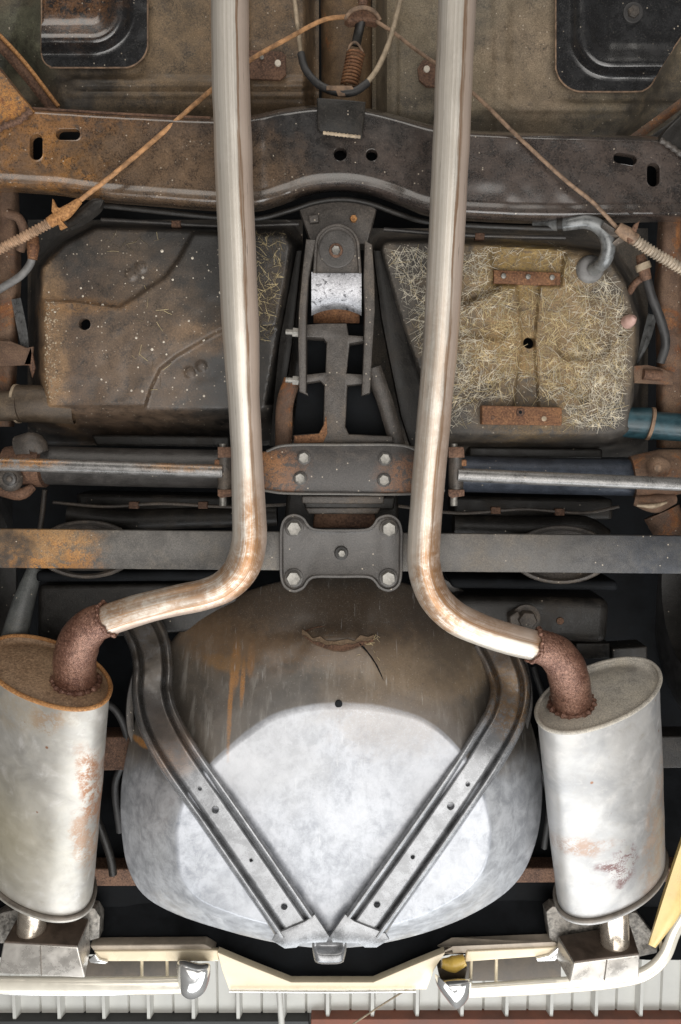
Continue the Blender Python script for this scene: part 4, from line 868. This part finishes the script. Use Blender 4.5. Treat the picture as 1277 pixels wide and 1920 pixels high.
# shock absorber and tyres at the edges
so = thing('shock_absorber', 'slim grey shock absorber at the left edge below the leaf spring', 'shock absorber', at(40, 1130, 1.6))
tube('body', [(66, 1066, 1.60), (44, 1130, 1.58), (26, 1200, 1.57)], [14, 20, 24], MAT['grey_hose'], so, 20, 20)
so.children[0].data.materials[0] = grime('grey damper paint', (.085, .09, .088), (.13, .10, .06), .25, .3, 1, (.4, .6), 0, .3, .1)
def tyre(label, cx, cy, h, g):
    t = thing('tyre', label, 'tyre', at(cx, cy, h), g); c = at(cx, cy, h); a = np.linspace(0, 2 * math.pi, 72, endpoint=False)
    L = []
    for w, r in ((.11, .19), (.115, .25), (.10, .30), (.075, .325), (.0, .33), (-.075, .325), (-.10, .30), (-.115, .25), (-.11, .19)):
        L.append(np.stack([c[0] + w + 0 * a, c[1] + r * np.cos(a), c[2] + r * np.sin(a)], -1))
    loft('tread', L, MAT['black_rubber'], t, False, False, 40)
    L2 = [np.stack([c[0] + w + 0 * a, c[1] + r * np.cos(a), c[2] + r * np.sin(a)], -1) for w, r in ((.11, .192), (.06, .18), (-.06, .18), (-.11, .192))]
    loft('rim', L2, MAT['dark_frame'], t, False, False, 40)
tyre('black tyre at the right edge beside the right muffler', 1400, 1110, 1.72, 'rear tyres')
tyre('black tyre at the left edge beside the left muffler', -130, 1100, 1.72, 'rear tyres')

# ================================================================== SPARE WHEEL TUB
tb = thing('spare_wheel_tub', 'large silver grey spare wheel tub with a brown front slope above the V straps', 'wheel tub', at(625, 1500, 1.43))
OUTER = [(640, 1080), (555, 1086), (470, 1108), (402, 1138), (350, 1174), (308, 1224), (276, 1290), (250, 1368), (234, 1440), (228, 1500), (231, 1570), (243, 1630), (272, 1678), (330, 1712), (420, 1742), (520, 1766), (620, 1776), (720, 1766), (830, 1736), (920, 1692), (975, 1642), (1005, 1570), (1015, 1490), (1010, 1420), (992, 1350), (968, 1282), (935, 1218), (884, 1162), (805, 1112), (720, 1086)]
FLOOR = [(635, 1328), (570, 1334), (510, 1352), (440, 1400), (385, 1450), (350, 1496), (334, 1540), (333, 1590), (340, 1640), (372, 1684), (440, 1714), (530, 1738), (622, 1746), (715, 1738), (800, 1712), (870, 1672), (908, 1624), (918, 1570), (912, 1520), (892, 1460), (850, 1400), (790, 1354), (710, 1333)]
c0 = np.array([625., 1535.]); NA = 200; ang = np.linspace(-math.pi, math.pi, NA, endpoint=False)
def polar(poly):
    P = crom(poly, 400, True) - c0; a = np.arctan2(P[:, 1], P[:, 0]); r = np.hypot(P[:, 0], P[:, 1]); o = np.argsort(a)
    return np.interp(ang, a[o], r[o], period=2 * math.pi)
rO, rF = polar(OUTER), polar(FLOOR)
front = sstep(-.15, .75, -np.sin(ang)); rear = sstep(.2, .8, np.sin(ang))
hO = 1.585 + .045 * front - .09 * rear
rings = []; zone = []; frn = []
def ring(r, h, z):
    X = c0[0] + r * np.cos(ang); Y = c0[1] + r * np.sin(ang)
    rings.append(at(X, Y, h - .005 * np.exp(-((X - 635) / 62) ** 2 - ((Y - 1192) / 17) ** 2) + .003 * vnoise(X, Y, 90) + .0012 * vnoise(X, Y, 30))); zone.append(np.full(NA, z)); frn.append(front)
for s in np.linspace(.02, .985, 40): ring(rF * s, 1.43 + 0 * rF, 0)
for t in np.linspace(0, 1, 42): ring(rF + (rO - rF) * t, 1.43 + (hO - 1.43) * (.35 * t + .65 * t ** 1.7), t)
for dr, dh in ((2, .004), (1, .02), (-6, .03)): ring(rO + dr, hO + dh, 1)
# open the drain hole in the mesh
V3 = np.array(rings).reshape(-1, 3); ff = grid_faces(len(rings), NA, True); ff.append(tuple(range(NA))[::-1])
mesh('shell', V3, ff, MAT['tub'], tb, 60, attr={'zone': np.concatenate(zone), 'front': np.concatenate(frn)})
disc('drain_hole', 635, 1320, 1.4325, 7, .001, MAT['black_body'], tb, 18, .1)
def tub_h(px, py):
    x, y = px - c0[0], py - c0[1]; a = math.atan2(y, x); r = math.hypot(x, y)
    f, o, hh = (np.interp(a, ang, q, period=2 * math.pi) for q in (rF, rO, hO)); t = min(max((r - f) / (o - f), 0), 1)
    return -.005 * math.exp(-((px - 635) / 62) ** 2 - ((py - 1192) / 17) ** 2) + 1.43 + (hh - 1.43) * (.35 * t + .65 * t ** 1.7)
def flap(name, pts, off, mat, th=.003):
    P = np.array(pts, float); return plate(name, pts, 0, th, mat, tb, .0006, hs=[tub_h(x_, y_) - off for x_, y_ in pts])
MAT['torn'] = grime('torn brown fibreglass', (.16, .108, .066), (.22, .155, .095), .1, .4, 1, (.6, .85), 0, .6, .5)
jag = [(566, 1190), (578, 1196), (586, 1203), (600, 1204), (612, 1210), (628, 1209), (640, 1211), (652, 1207), (664, 1208), (676, 1202), (690, 1203), (702, 1196)]
low = [(700, 1203), (688, 1208), (674, 1212), (660, 1217), (644, 1221), (626, 1220), (608, 1215), (592, 1209), (578, 1200)]
flap('gap', jag + low, .0012, MAT['rust_dark'], .001)
flap('torn_edge', [(x_, y_ - 1) for x_, y_ in jag] + [(x_, y_ - 6 - 2.5 * ((k_ * 7) % 3)) for k_, (x_, y_) in enumerate(jag[::-1])], .0034, MAT['torn'], .004)
flap('crack', [(674, 1206), (684, 1214), (690, 1222), (698, 1232), (704, 1242), (708, 1248), (716, 1266), (719, 1276), (712, 1262), (703, 1244), (696, 1234), (688, 1223), (676, 1211)], .0012, MAT['black_body'], .001)
flap('crack', [(568, 1186), (574, 1181), (586, 1177), (600, 1174), (612, 1174), (600, 1176), (586, 1179), (576, 1184)], .0012, MAT['rust_dark'], .001)
rgf = np.random.RandomState(2); fr = [(rgf.normal(702, 14), rgf.normal(1208, 12)) for _ in range(14)]
sticks('glass_fibres', fr, rgf.uniform(5, 13, 14), lambda a_, b_: np.array([tub_h(p_, q_) for p_, q_ in zip(np.ravel(a_), np.ravel(b_))]), ['fibre_y'], tb, (.25, .5), 5)
for sgn, pts in ((-1, [(262, 1408, 1.60), (246, 1370, 1.61), (244, 1320, 1.62), (252, 1275, 1.63), (270, 1235, 1.64), (300, 1200, 1.65)]), (1, [(984, 1365, 1.60), (992, 1320, 1.61), (988, 1270, 1.62), (972, 1220, 1.63), (945, 1180, 1.64), (890, 1130, 1.65), (820, 1085, 1.66)])):
    ribbon('rear_rim', [(x_, y_, h_, 8) for x_, y_, h_ in pts], [(-1, .012), (-.8, 0), (0, .003), (.8, 0), (1, .012)], MAT['dog'], tb, 60)

def strap(label, path, holes, foot, tabpts):
    t = thing('support_strap', label, 'strap', at(path[-1][0], path[-1][1], 1.41))
    half = [(0, .003), (.40, .003), (.47, .005), (.52, .013), (.565, .015), (.60, .012), (.66, .001), (.72, -.003), (.82, -.003), (.90, .0005), (.955, .004), (1, .034)]
    prof = [(-a_, b_) for a_, b_ in half[::-1][:-1]] + half
    ribbon('channel', path, prof, MAT['strap'], t, 240, holes, smooth=80)
    plate('foot', foot, 1.4085, .006, MAT['strap'], t, .0012)
    return t
PLs = [(258, 1160, 1.585, 38), (280, 1205, 1.565, 39), (287, 1250, 1.53, 38), (286, 1300, 1.49, 39), (300, 1356, 1.45, 41), (338, 1424, 1.424, 42), (408, 1524, 1.414, 42), (487, 1638, 1.411, 42), (557, 1740, 1.410, 42)]
s1 = strap('pressed grey strap, left arm of the V under the tub', PLs, [(375, 1479, 375, 1479, 4), (404, 1519, 404, 1519, 6.5), (471, 1613, 471, 1613, 3.5), (533, 1700, 533, 1700, 6)],
           [(590, 1715), (604, 1736), (617.2, 1756), (612, 1767), (566, 1769), (556, 1777), (534, 1779), (510, 1764), (516, 1752), (548, 1738), (572, 1728)], None)
PRs = [(918, 1196, 1.585, 36), (942, 1240, 1.56, 38), (957, 1290, 1.52, 39), (946, 1346, 1.47, 40), (910, 1410, 1.432, 42), (850, 1500, 1.416, 42), (766, 1620, 1.411, 42), (680, 1740, 1.410, 42)]
s2 = strap('pressed grey strap, right arm of the V under the tub', PRs, [(877, 1471, 877, 1471, 4), (845, 1512, 845, 1512, 7), (774, 1607, 774, 1607, 4), (707, 1696, 707, 1696, 6)],
           [(647, 1715), (665, 1728), (690, 1738), (722, 1750), (730, 1762), (706, 1777), (684, 1777), (672, 1769), (624, 1767), (618.8, 1756), (632, 1736)], None)
# latch tab where the straps meet
tv = np.linspace(0, 1, 26)[:, None]; tu = np.linspace(-1, 1, 26)[None]
PX = 617.5 + tu * (34 - 7 * tv ** 2 - 3 * (1 - tv) ** 3); PY = 1757 + 51 * tv - 5 * tv * np.abs(tu) ** 4
HH = 1.408 + .020 * np.exp(-((tv - .30) / .26) ** 2) * (1 - tu ** 4) - .004 * tv + .022 * np.abs(tu) ** 10 + .03 * sstep(.92, 1, tv)
lt = gridmesh('latch_tab', PX, PY, HH, MAT['strap'], None)
tag(lt, 'small cupped latch tab where the two straps meet', 'latch')

# ================================================================== EXHAUSTS
wob = lambda L, a: .016 * np.sin(L * 9 + 1) * np.cos(a * 2) + .008 * np.sin(L * 37 + a) + .010 * np.sin(L * 61 + 2 * a) * np.sin(L * 7)
def exhaust(label, path, rad, elbow, erad, c1, c2, ell, mats, tailp):
    t = thing('exhaust', label, 'exhaust', at(*c1))
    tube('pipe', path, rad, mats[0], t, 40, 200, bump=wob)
    e = tube('elbow', elbow, erad, mats[1], t, 32, 50, bump=lambda L, a: .012 * np.sin(L * 160 + a * 3))
    C1, C2 = at(*c1), at(*c2); d = (C2 - C1) / np.linalg.norm(C2 - C1)
    ex, ey, rot, A, B = ell; a = np.linspace(0, 2 * math.pi, 72, endpoint=False); cr_, sr_ = math.cos(R(rot)), math.sin(R(rot))
    # superellipse outline on the cap plane
    ca = np.sign(np.cos(a)) * np.abs(np.cos(a)) ** .94; sa = np.sign(np.sin(a)) * np.abs(np.sin(a)) ** .94
    X = c1[0] + A * ca * cr_ - B * sa * sr_; Y = c1[1] + A * ca * sr_ + B * sa * cr_
    dx, dy, dz = rays(X, Y); D = np.stack([dx, dy, dz], -1); o = np.array([0, 0, CZ]); k = ((C1 - o) @ d) / (D @ d); cap = o + D * k[:, None]
    Ln = np.linalg.norm(C2 - C1); off = cap - C1
    an = np.arctan2(np.sin(a), np.cos(a)) * 40
    def lp(s, q): return C1 + off * (q * (1 + .016 * vnoise(an + 200, 0 * an + s * 900, 46) * (1 if .004 < s < .36 else 0)))[:, None] + d * s
    mf = loft('muffler', [lp(s, q) for s, q in [(0, .985)] + [(x_, .985 + .012 * math.sin(math.pi * x_ / Ln) + .002 * math.sin(x_ * 60)) for x_ in np.linspace(.004, Ln - .012, 40)] + [(Ln - .006, .985)]], mats[2], t, False, False, 60)
    tube3('front_crimp', np.vstack([lp(-.001, 1.0), lp(-.001, 1.0)[:2]]), .0042, mats[4], mf, 8, False)
    loft('front_cap', [lp(-.003, 1.0), lp(.001, .96), lp(.006, .93), lp(.007, .88), lp(.003, .78), lp(.001, .5), lp(.001, .05)], mats[3], mf, False, True, 60)
    tube3('rear_crimp', np.vstack([lp(Ln - .008, 1.015), lp(Ln - .008, 1.015)[:2]]), .0045, mats[5], mf, 8, False)
    tube3('rear_crimp', np.vstack([lp(Ln - .001, 1.01), lp(Ln - .001, 1.01)[:2]]), .0042, mats[2], mf, 8, False)
    loft('rear_cap', [lp(Ln, 1.0), lp(Ln + .002, .9), lp(Ln + .006, .6), lp(Ln + .006, .05)], mats[2], mf, False, True, 60)
    # weld fillets where the elbow meets the pipe and the end cap
    Pe = crom([tuple(at(*q)) for q in elbow], 50); Te, Ne, Be = frames(Pe); aa = np.linspace(0, 2 * math.pi, 61); sE = mpp(*elbow[0])
    w0 = Pe[0][None] + (np.cos(aa)[:, None] * Ne[0] + np.sin(aa)[:, None] * Be[0]) * (erad[0] + 1.0) * sE + Te[0][None] * (.004 * np.sin(aa * 2 + 1) + .002 * np.sin(aa * 7))[:, None]
    tube3('weld_bead', w0, .0034, mats[1], t, 8, False, bump=lambda L, a: .35 * np.sin(L * 700) + .2 * np.sin(L * 230))
    q1 = Pe[-1]; kk = ((C1 + d * .002 - q1) @ d) / (Te[-1] @ d); q1 = q1 + Te[-1] * kk; n1 = np.cross(d, [0, 0, 1.0]); n1 /= np.linalg.norm(n1); n2 = np.cross(d, n1)
    w1 = q1[None] + (np.cos(aa)[:, None] * n1 + np.sin(aa)[:, None] * n2) * (erad[-1] * sE * 1.03)
    tube3('weld_bead', w1, .0058, mats[1], t, 8, False, bump=lambda L, a: .3 * np.sin(L * 520) + .25 * np.sin(L * 170))
    tube('tail_pipe', tailp, 27, MAT['tail_pipe'], t, 28, 20)
    return t, elbow
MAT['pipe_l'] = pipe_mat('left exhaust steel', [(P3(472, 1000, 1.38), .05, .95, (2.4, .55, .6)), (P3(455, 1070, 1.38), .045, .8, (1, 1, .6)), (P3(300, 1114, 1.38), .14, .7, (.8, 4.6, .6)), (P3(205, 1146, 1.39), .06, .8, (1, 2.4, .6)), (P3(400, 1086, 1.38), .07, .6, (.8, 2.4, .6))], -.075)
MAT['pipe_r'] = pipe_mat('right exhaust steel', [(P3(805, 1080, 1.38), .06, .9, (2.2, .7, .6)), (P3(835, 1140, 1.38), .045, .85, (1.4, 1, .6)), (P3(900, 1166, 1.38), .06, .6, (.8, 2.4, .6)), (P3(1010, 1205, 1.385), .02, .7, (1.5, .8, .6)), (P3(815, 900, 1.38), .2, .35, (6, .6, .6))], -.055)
MUD = (.13, .055, .050)
MAT['muf_l'] = shell_mat('left muffler sheet', [(P3(180, 1470, 1.45), .06, (.27, .115, .045), .9, (3.2, .6, .3)), (P3(110, 1325, 1.42), .03, (.28, .13, .05), .85, (1, 1, .3)), (P3(165, 1570, 1.47), .05, (.28, .14, .06), .7, (2.4, .7, .3)), (P3(60, 1320, 1.42), .09, (.36, .30, .22), .6, (1, 2.2, .3))], (.46, .435, .39), (.28, .265, .24), (P3(-10, 1540, 1.5), .12))
MAT['muf_r'] = shell_mat('right muffler sheet', [(P3(1162, 1615, 1.48), .030, MUD, 1.0, (1, .7, .3)), (P3(1125, 1612, 1.48), .016, MUD, .9, (.7, 1.4, .3)), (P3(1070, 1572, 1.47), .045, (.30, .17, .10), .7, (.7, 2.2, .3)), (P3(1238, 1560, 1.5), .10, (.33, .21, .13), .6, (2.6, .6, .3)), (P3(1165, 1640, 1.48), .014, MUD, .9, (1, .6, .3)), (P3(1040, 1520, 1.45), .05, (.36, .37, .39), .4, (1.5, .5, .3))], (.45, .435, .415), (.29, .285, .28))
MAT['cap_l'] = flat_rusty('rusty muffler end', (.22, .135, .078), (.31, .205, .125), .62, 0, 200, .3)
MAT['cap_r'] = grime('dusty grey muffler end', (.40, .375, .335), (.44, .40, .33), .06, .5, 1, (.42, .62), .15, .3, .2)
MAT['crimp_d'] = simple('dark crimp', (.14, .12, .10), .5, .3, .3, .2)
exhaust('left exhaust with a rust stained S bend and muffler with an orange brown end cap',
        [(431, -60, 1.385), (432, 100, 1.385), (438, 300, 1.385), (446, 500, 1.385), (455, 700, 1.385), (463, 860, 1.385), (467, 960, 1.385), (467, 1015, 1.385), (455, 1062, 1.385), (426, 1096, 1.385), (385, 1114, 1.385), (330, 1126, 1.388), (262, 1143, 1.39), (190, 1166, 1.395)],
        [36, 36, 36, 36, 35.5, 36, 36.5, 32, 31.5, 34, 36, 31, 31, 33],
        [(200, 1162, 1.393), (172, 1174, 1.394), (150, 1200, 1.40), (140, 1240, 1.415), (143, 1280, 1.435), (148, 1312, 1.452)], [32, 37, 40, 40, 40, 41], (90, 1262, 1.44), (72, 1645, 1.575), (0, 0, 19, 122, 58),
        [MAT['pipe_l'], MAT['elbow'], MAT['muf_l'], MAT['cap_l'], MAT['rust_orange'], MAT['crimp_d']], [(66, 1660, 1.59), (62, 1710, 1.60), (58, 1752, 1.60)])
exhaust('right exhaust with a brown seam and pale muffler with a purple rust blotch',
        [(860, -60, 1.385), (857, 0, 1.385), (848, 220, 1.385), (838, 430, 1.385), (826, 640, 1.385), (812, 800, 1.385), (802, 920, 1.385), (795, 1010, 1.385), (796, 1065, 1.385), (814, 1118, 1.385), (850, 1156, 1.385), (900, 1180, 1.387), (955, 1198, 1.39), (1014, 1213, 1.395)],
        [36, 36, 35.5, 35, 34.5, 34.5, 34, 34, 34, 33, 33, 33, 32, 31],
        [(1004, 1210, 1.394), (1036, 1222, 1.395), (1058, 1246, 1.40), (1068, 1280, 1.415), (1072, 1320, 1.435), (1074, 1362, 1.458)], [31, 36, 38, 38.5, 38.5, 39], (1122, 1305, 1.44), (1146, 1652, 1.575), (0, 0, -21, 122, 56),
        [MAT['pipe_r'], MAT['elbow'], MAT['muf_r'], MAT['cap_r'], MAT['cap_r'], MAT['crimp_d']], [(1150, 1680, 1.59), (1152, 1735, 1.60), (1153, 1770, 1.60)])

# ================================================================== TAIL: exhaust bezels, bumpers, valance
def bezel(label, front4, rear2, flange, hb, ht, g):
    t = thing('tailpipe_surround', label, 'exhaust bezel', at(front4[0][0], front4[0][1], hb))
    (bl_, br_, tr_, tl_) = front4
    f = [at(*bl_, hb), at(*br_, hb), at(*tr_, ht), at(*tl_, ht)]; r0, r1 = at(*rear2[0], hb), at(*rear2[1], hb)
    dv = (r0 - f[0] + r1 - f[1]) / 2
    box3('housing', [f[0], f[1], r1, r0, f[3], f[2], f[2] + dv, f[3] + dv], MAT['bezel'], t, .0035)
    ins = lambda q: [np.array(q).mean(0) + (p - np.array(q).mean(0)) * .975 for p in q]
    F = ins(f); n = np.cross(F[1] - F[0], F[3] - F[0]); n /= np.linalg.norm(n); n *= -np.sign(n[1]) if abs(n[1]) > 1e-6 else 1
    o2 = [p + n * .003 for p in F]; box3('front_face', o2 + [p - n * .006 for p in o2], MAT['bezel_dark'], t, .0025)
    plate('cast_flange', flange, ht + .01, .03, MAT['bezel_cast'], t, .004)
    s0 = (r0 + r1) / 2; f0 = (f[0] + f[1]) / 2
    tube3('seam', [f0 + [0, .002, -.0008], s0 + [0, -.002, -.0008]], .0012, MAT['crimp_d'], t, 6)
    return t
bezel('square chrome exhaust bezel round the left tail pipe', [(6, 1768), (146, 1776), (168, 1724), (40, 1706)], [(-4, 1826), (160, 1834)], [(-30, 1730), (0, 1712), (60, 1698), (150, 1698), (178, 1704), (188, 1720), (186, 1760), (150, 1770), (-30, 1770)], 1.56, 1.64, 'bezels')
bezel('square chrome exhaust bezel round the right tail pipe', [(1076, 1806), (1200, 1790), (1182, 1734), (1046, 1756)], [(1068, 1842), (1198, 1836)], [(1024, 1710), (1036, 1700), (1120, 1704), (1195, 1712), (1236, 1766), (1232, 1788), (1195, 1796), (1060, 1800), (1030, 1760)], 1.56, 1.64, 'bezels')

bp = thing('rear_bumper', 'bright left half of the rear bumper below the left bezel', 'bumper', at(170, 1848, 1.62))
tube('bar', [(-60, 1846, 1.63), (100, 1848, 1.63), (250, 1848, 1.63), (345, 1846, 1.63)], 17, MAT['bumper_reflect'], bp, 24, 30, flat=.7)
tube('lower_lip', [(-60, 1860, 1.625), (150, 1863, 1.625), (340, 1859, 1.625)], 4, MAT['chrome'], bp, 10, 20)
bq = thing('rear_bumper', 'bright right half of the rear bumper curving up at the corner', 'bumper', at(1050, 1850, 1.62))
tube('bar', [(872, 1858, 1.63), (960, 1853, 1.63), (1080, 1845, 1.63), (1170, 1836, 1.63), (1215, 1822, 1.63), (1246, 1792, 1.635), (1266, 1745, 1.645), (1300, 1690, 1.66)], [13, 14, 15, 15, 14, 13, 12, 12], MAT['bumper_reflect'], bq, 24, 60, flat=.7)
def guard(label, pts, h, g):
    t = thing('bumper_guard', label, 'bumper guard', at(pts[0][0], pts[0][1], h)); c = np.array(pts).mean(0); P = crom(pts, 60, True)
    def lp(q, dh, sh=0): w = c + (P - c) * q; return at(w[:, 0], w[:, 1] + sh, h + dh)
    loft('shell', [lp(1, .05), lp(1, .0), lp(.93, -.012), lp(.80, -.022, 1), lp(.6, -.03, 3), lp(.35, -.034, 5), lp(.1, -.035, 6)], MAT['chrome'], t, False, True, 60); return t
guard('chrome teardrop bumper guard at the inner end of the left bumper', [(332, 1806), (345, 1800), (372, 1806), (394, 1808), (393, 1835), (382, 1862), (360, 1874), (342, 1866), (334, 1840)], 1.60, 'guards')
gr = guard('chrome pointed bumper guard with an amber lamp above it, inner end of the right bumper', [(816, 1826), (830, 1836), (862, 1834), (884, 1836), (884, 1850), (876, 1876), (856, 1892), (836, 1872), (820, 1848)], 1.60, 'guards')
tube('lamp', [(828, 1806, 1.635), (848, 1808, 1.635), (872, 1800, 1.635)], [8, 15, 10], MAT['yellow'], gr, 16, 16)
pbox('dark_socket', [(820, 1816), (876, 1816), (872, 1838), (826, 1838)], 1.64, .03, MAT['slot'], gr, .003)

def vstrip(label, quad, cols, slot, barsx, lip):
    t = thing('rear_valance', label, 'body panel', at(quad[0][0], quad[0][1], 1.66))
    pbox('strip', quad, 1.64, .012, MAT['cream'], t, .003)
    pbox('upper_edge', cols, 1.645, .03, MAT['cream_grey'], t, .003)
    pbox('recess', slot, 1.70, .01, MAT['slot'], t, .001)
    for a_, b_ in barsx: tube('rib', [(a_, slot[0][1] - 2, 1.665), (b_, slot[2][1] + 4, 1.66)], 3.2, MAT['cream'], t, 8, 4)
    plate('bezel_lip', lip, 1.632, .006, MAT['chrome'], t)
    return t
vstrip('cream rear valance strip with a slot, left of the licence panel', [(176, 1784), (408, 1782), (410, 1803), (184, 1803)], [(168, 1773), (384, 1771), (404, 1783), (176, 1784)], [(150, 1798), (345, 1798), (345, 1836), (150, 1836)], [(266, 266), (313, 314)], [(166, 1800), (178, 1790), (186, 1800), (202, 1804), (198, 1808), (170, 1806)])
vstrip('cream rear valance strip with a slot, right of the licence panel', [(876, 1784), (1052, 1776), (1038, 1792), (872, 1804)], [(820, 1790), (850, 1774), (1040, 1766), (1052, 1776), (846, 1786)], [(868, 1796), (1052, 1790), (1052, 1838), (868, 1840)], [(884, 882), (931, 930)], [(1006, 1798), (1030, 1792), (1048, 1776), (1052, 1790), (1040, 1802), (1008, 1803)])
plate('rib', [(1236, 1764), (1242, 1764), (1246, 1788), (1240, 1788)], 1.65, .01, MAT['cream'], bq)
lp_ = thing('licence_panel', 'cream trough shaped licence plate panel in the middle of the tail', 'body panel', at(620, 1850, 1.64))
plate('panel', [(408, 1786), (470, 1812), (546, 1842), (700, 1842), (770, 1812), (834, 1786), (814, 1820), (800, 1856), (620, 1858), (430, 1857), (416, 1820)], 1.625, .02, MAT['cream'], lp_, .003)
tube('lower_edge', [(430, 1859, 1.62), (620, 1860, 1.62), (780, 1859, 1.62)], 2, MAT['chrome'], lp_, 8, 20)
lf = ribbon('quarter_panel', [(1312, 1540, 1.56, 24), (1282, 1630, 1.55, 24), (1256, 1705, 1.54, 22), (1222, 1774, 1.54, 8)], [(-1, .02), (-.8, .003), (0, 0), (.8, .004), (1, .02)], MAT['yellow'], None, 40)
lf.data.materials[0] = simple('yellow cream paint', (.66, .49, .20), .35, 0, .12, .05, 15)
tag(lf, 'yellow cream curved body edge at the lower right corner', 'body panel')

# ================================================================== LINES AND WIRES IN THE GAPS
def line(name, label, pts, r, mat, cat, clips=()):
    t = thing(name, label, cat, at(*pts[0])); tube('tube', pts, r, MAT[mat], t, 8, 60)
    for (x_, y_, h_) in clips: pbox('clip', [(x_ - 9, y_ - 6), (x_ + 9, y_ - 6), (x_ + 9, y_ + 7), (x_ - 9, y_ + 7)], h_ - .006, .014, MAT['rust_dark'], t, .002)
    return t
line('brake_line', 'thin steel brake line along the dark beam left of the carrier', [(100, 942, 1.60), (200, 950, 1.60), (300, 944, 1.60), (430, 950, 1.60), (540, 946, 1.58)], 3.2, 'cast', 'brake line', [(250, 947, 1.60), (380, 947, 1.60)])
line('brake_line', 'thin steel brake line along the dark beam right of the carrier', [(740, 948, 1.58), (860, 962, 1.60), (980, 955, 1.60), (1090, 962, 1.60), (1160, 950, 1.61)], 3.2, 'cast', 'brake line', [(930, 957, 1.60), (1050, 960, 1.60)])
line('wire_loom', 'black taped wire loom drooping behind the left muffler elbow', [(60, 1240, 1.70), (150, 1300, 1.66), (215, 1330, 1.66), (240, 1400, 1.67), (216, 1470, 1.68), (225, 1560, 1.68)], 7, 'black_rubber', 'wire loom')
line('wire_loom', 'black taped wire loom drooping beside the right muffler', [(1000, 1250, 1.68), (1022, 1330, 1.66), (1010, 1420, 1.66), (1030, 1500, 1.68), (1020, 1590, 1.69)], 6, 'black_rubber', 'wire loom')
line('fuel_line', 'dull fuel line crossing the dark gap above the left storage box', [(190, 412, 1.56), (300, 418, 1.56), (420, 424, 1.56), (560, 420, 1.57)], 4, 'shaft', 'fuel line', [(330, 419, 1.56)])
line('fuel_line', 'dull fuel line crossing the dark gap above the frayed storage box', [(720, 430, 1.57), (850, 440, 1.56), (960, 444, 1.56), (1060, 446, 1.56)], 4, 'shaft', 'fuel line', [(900, 442, 1.56)])
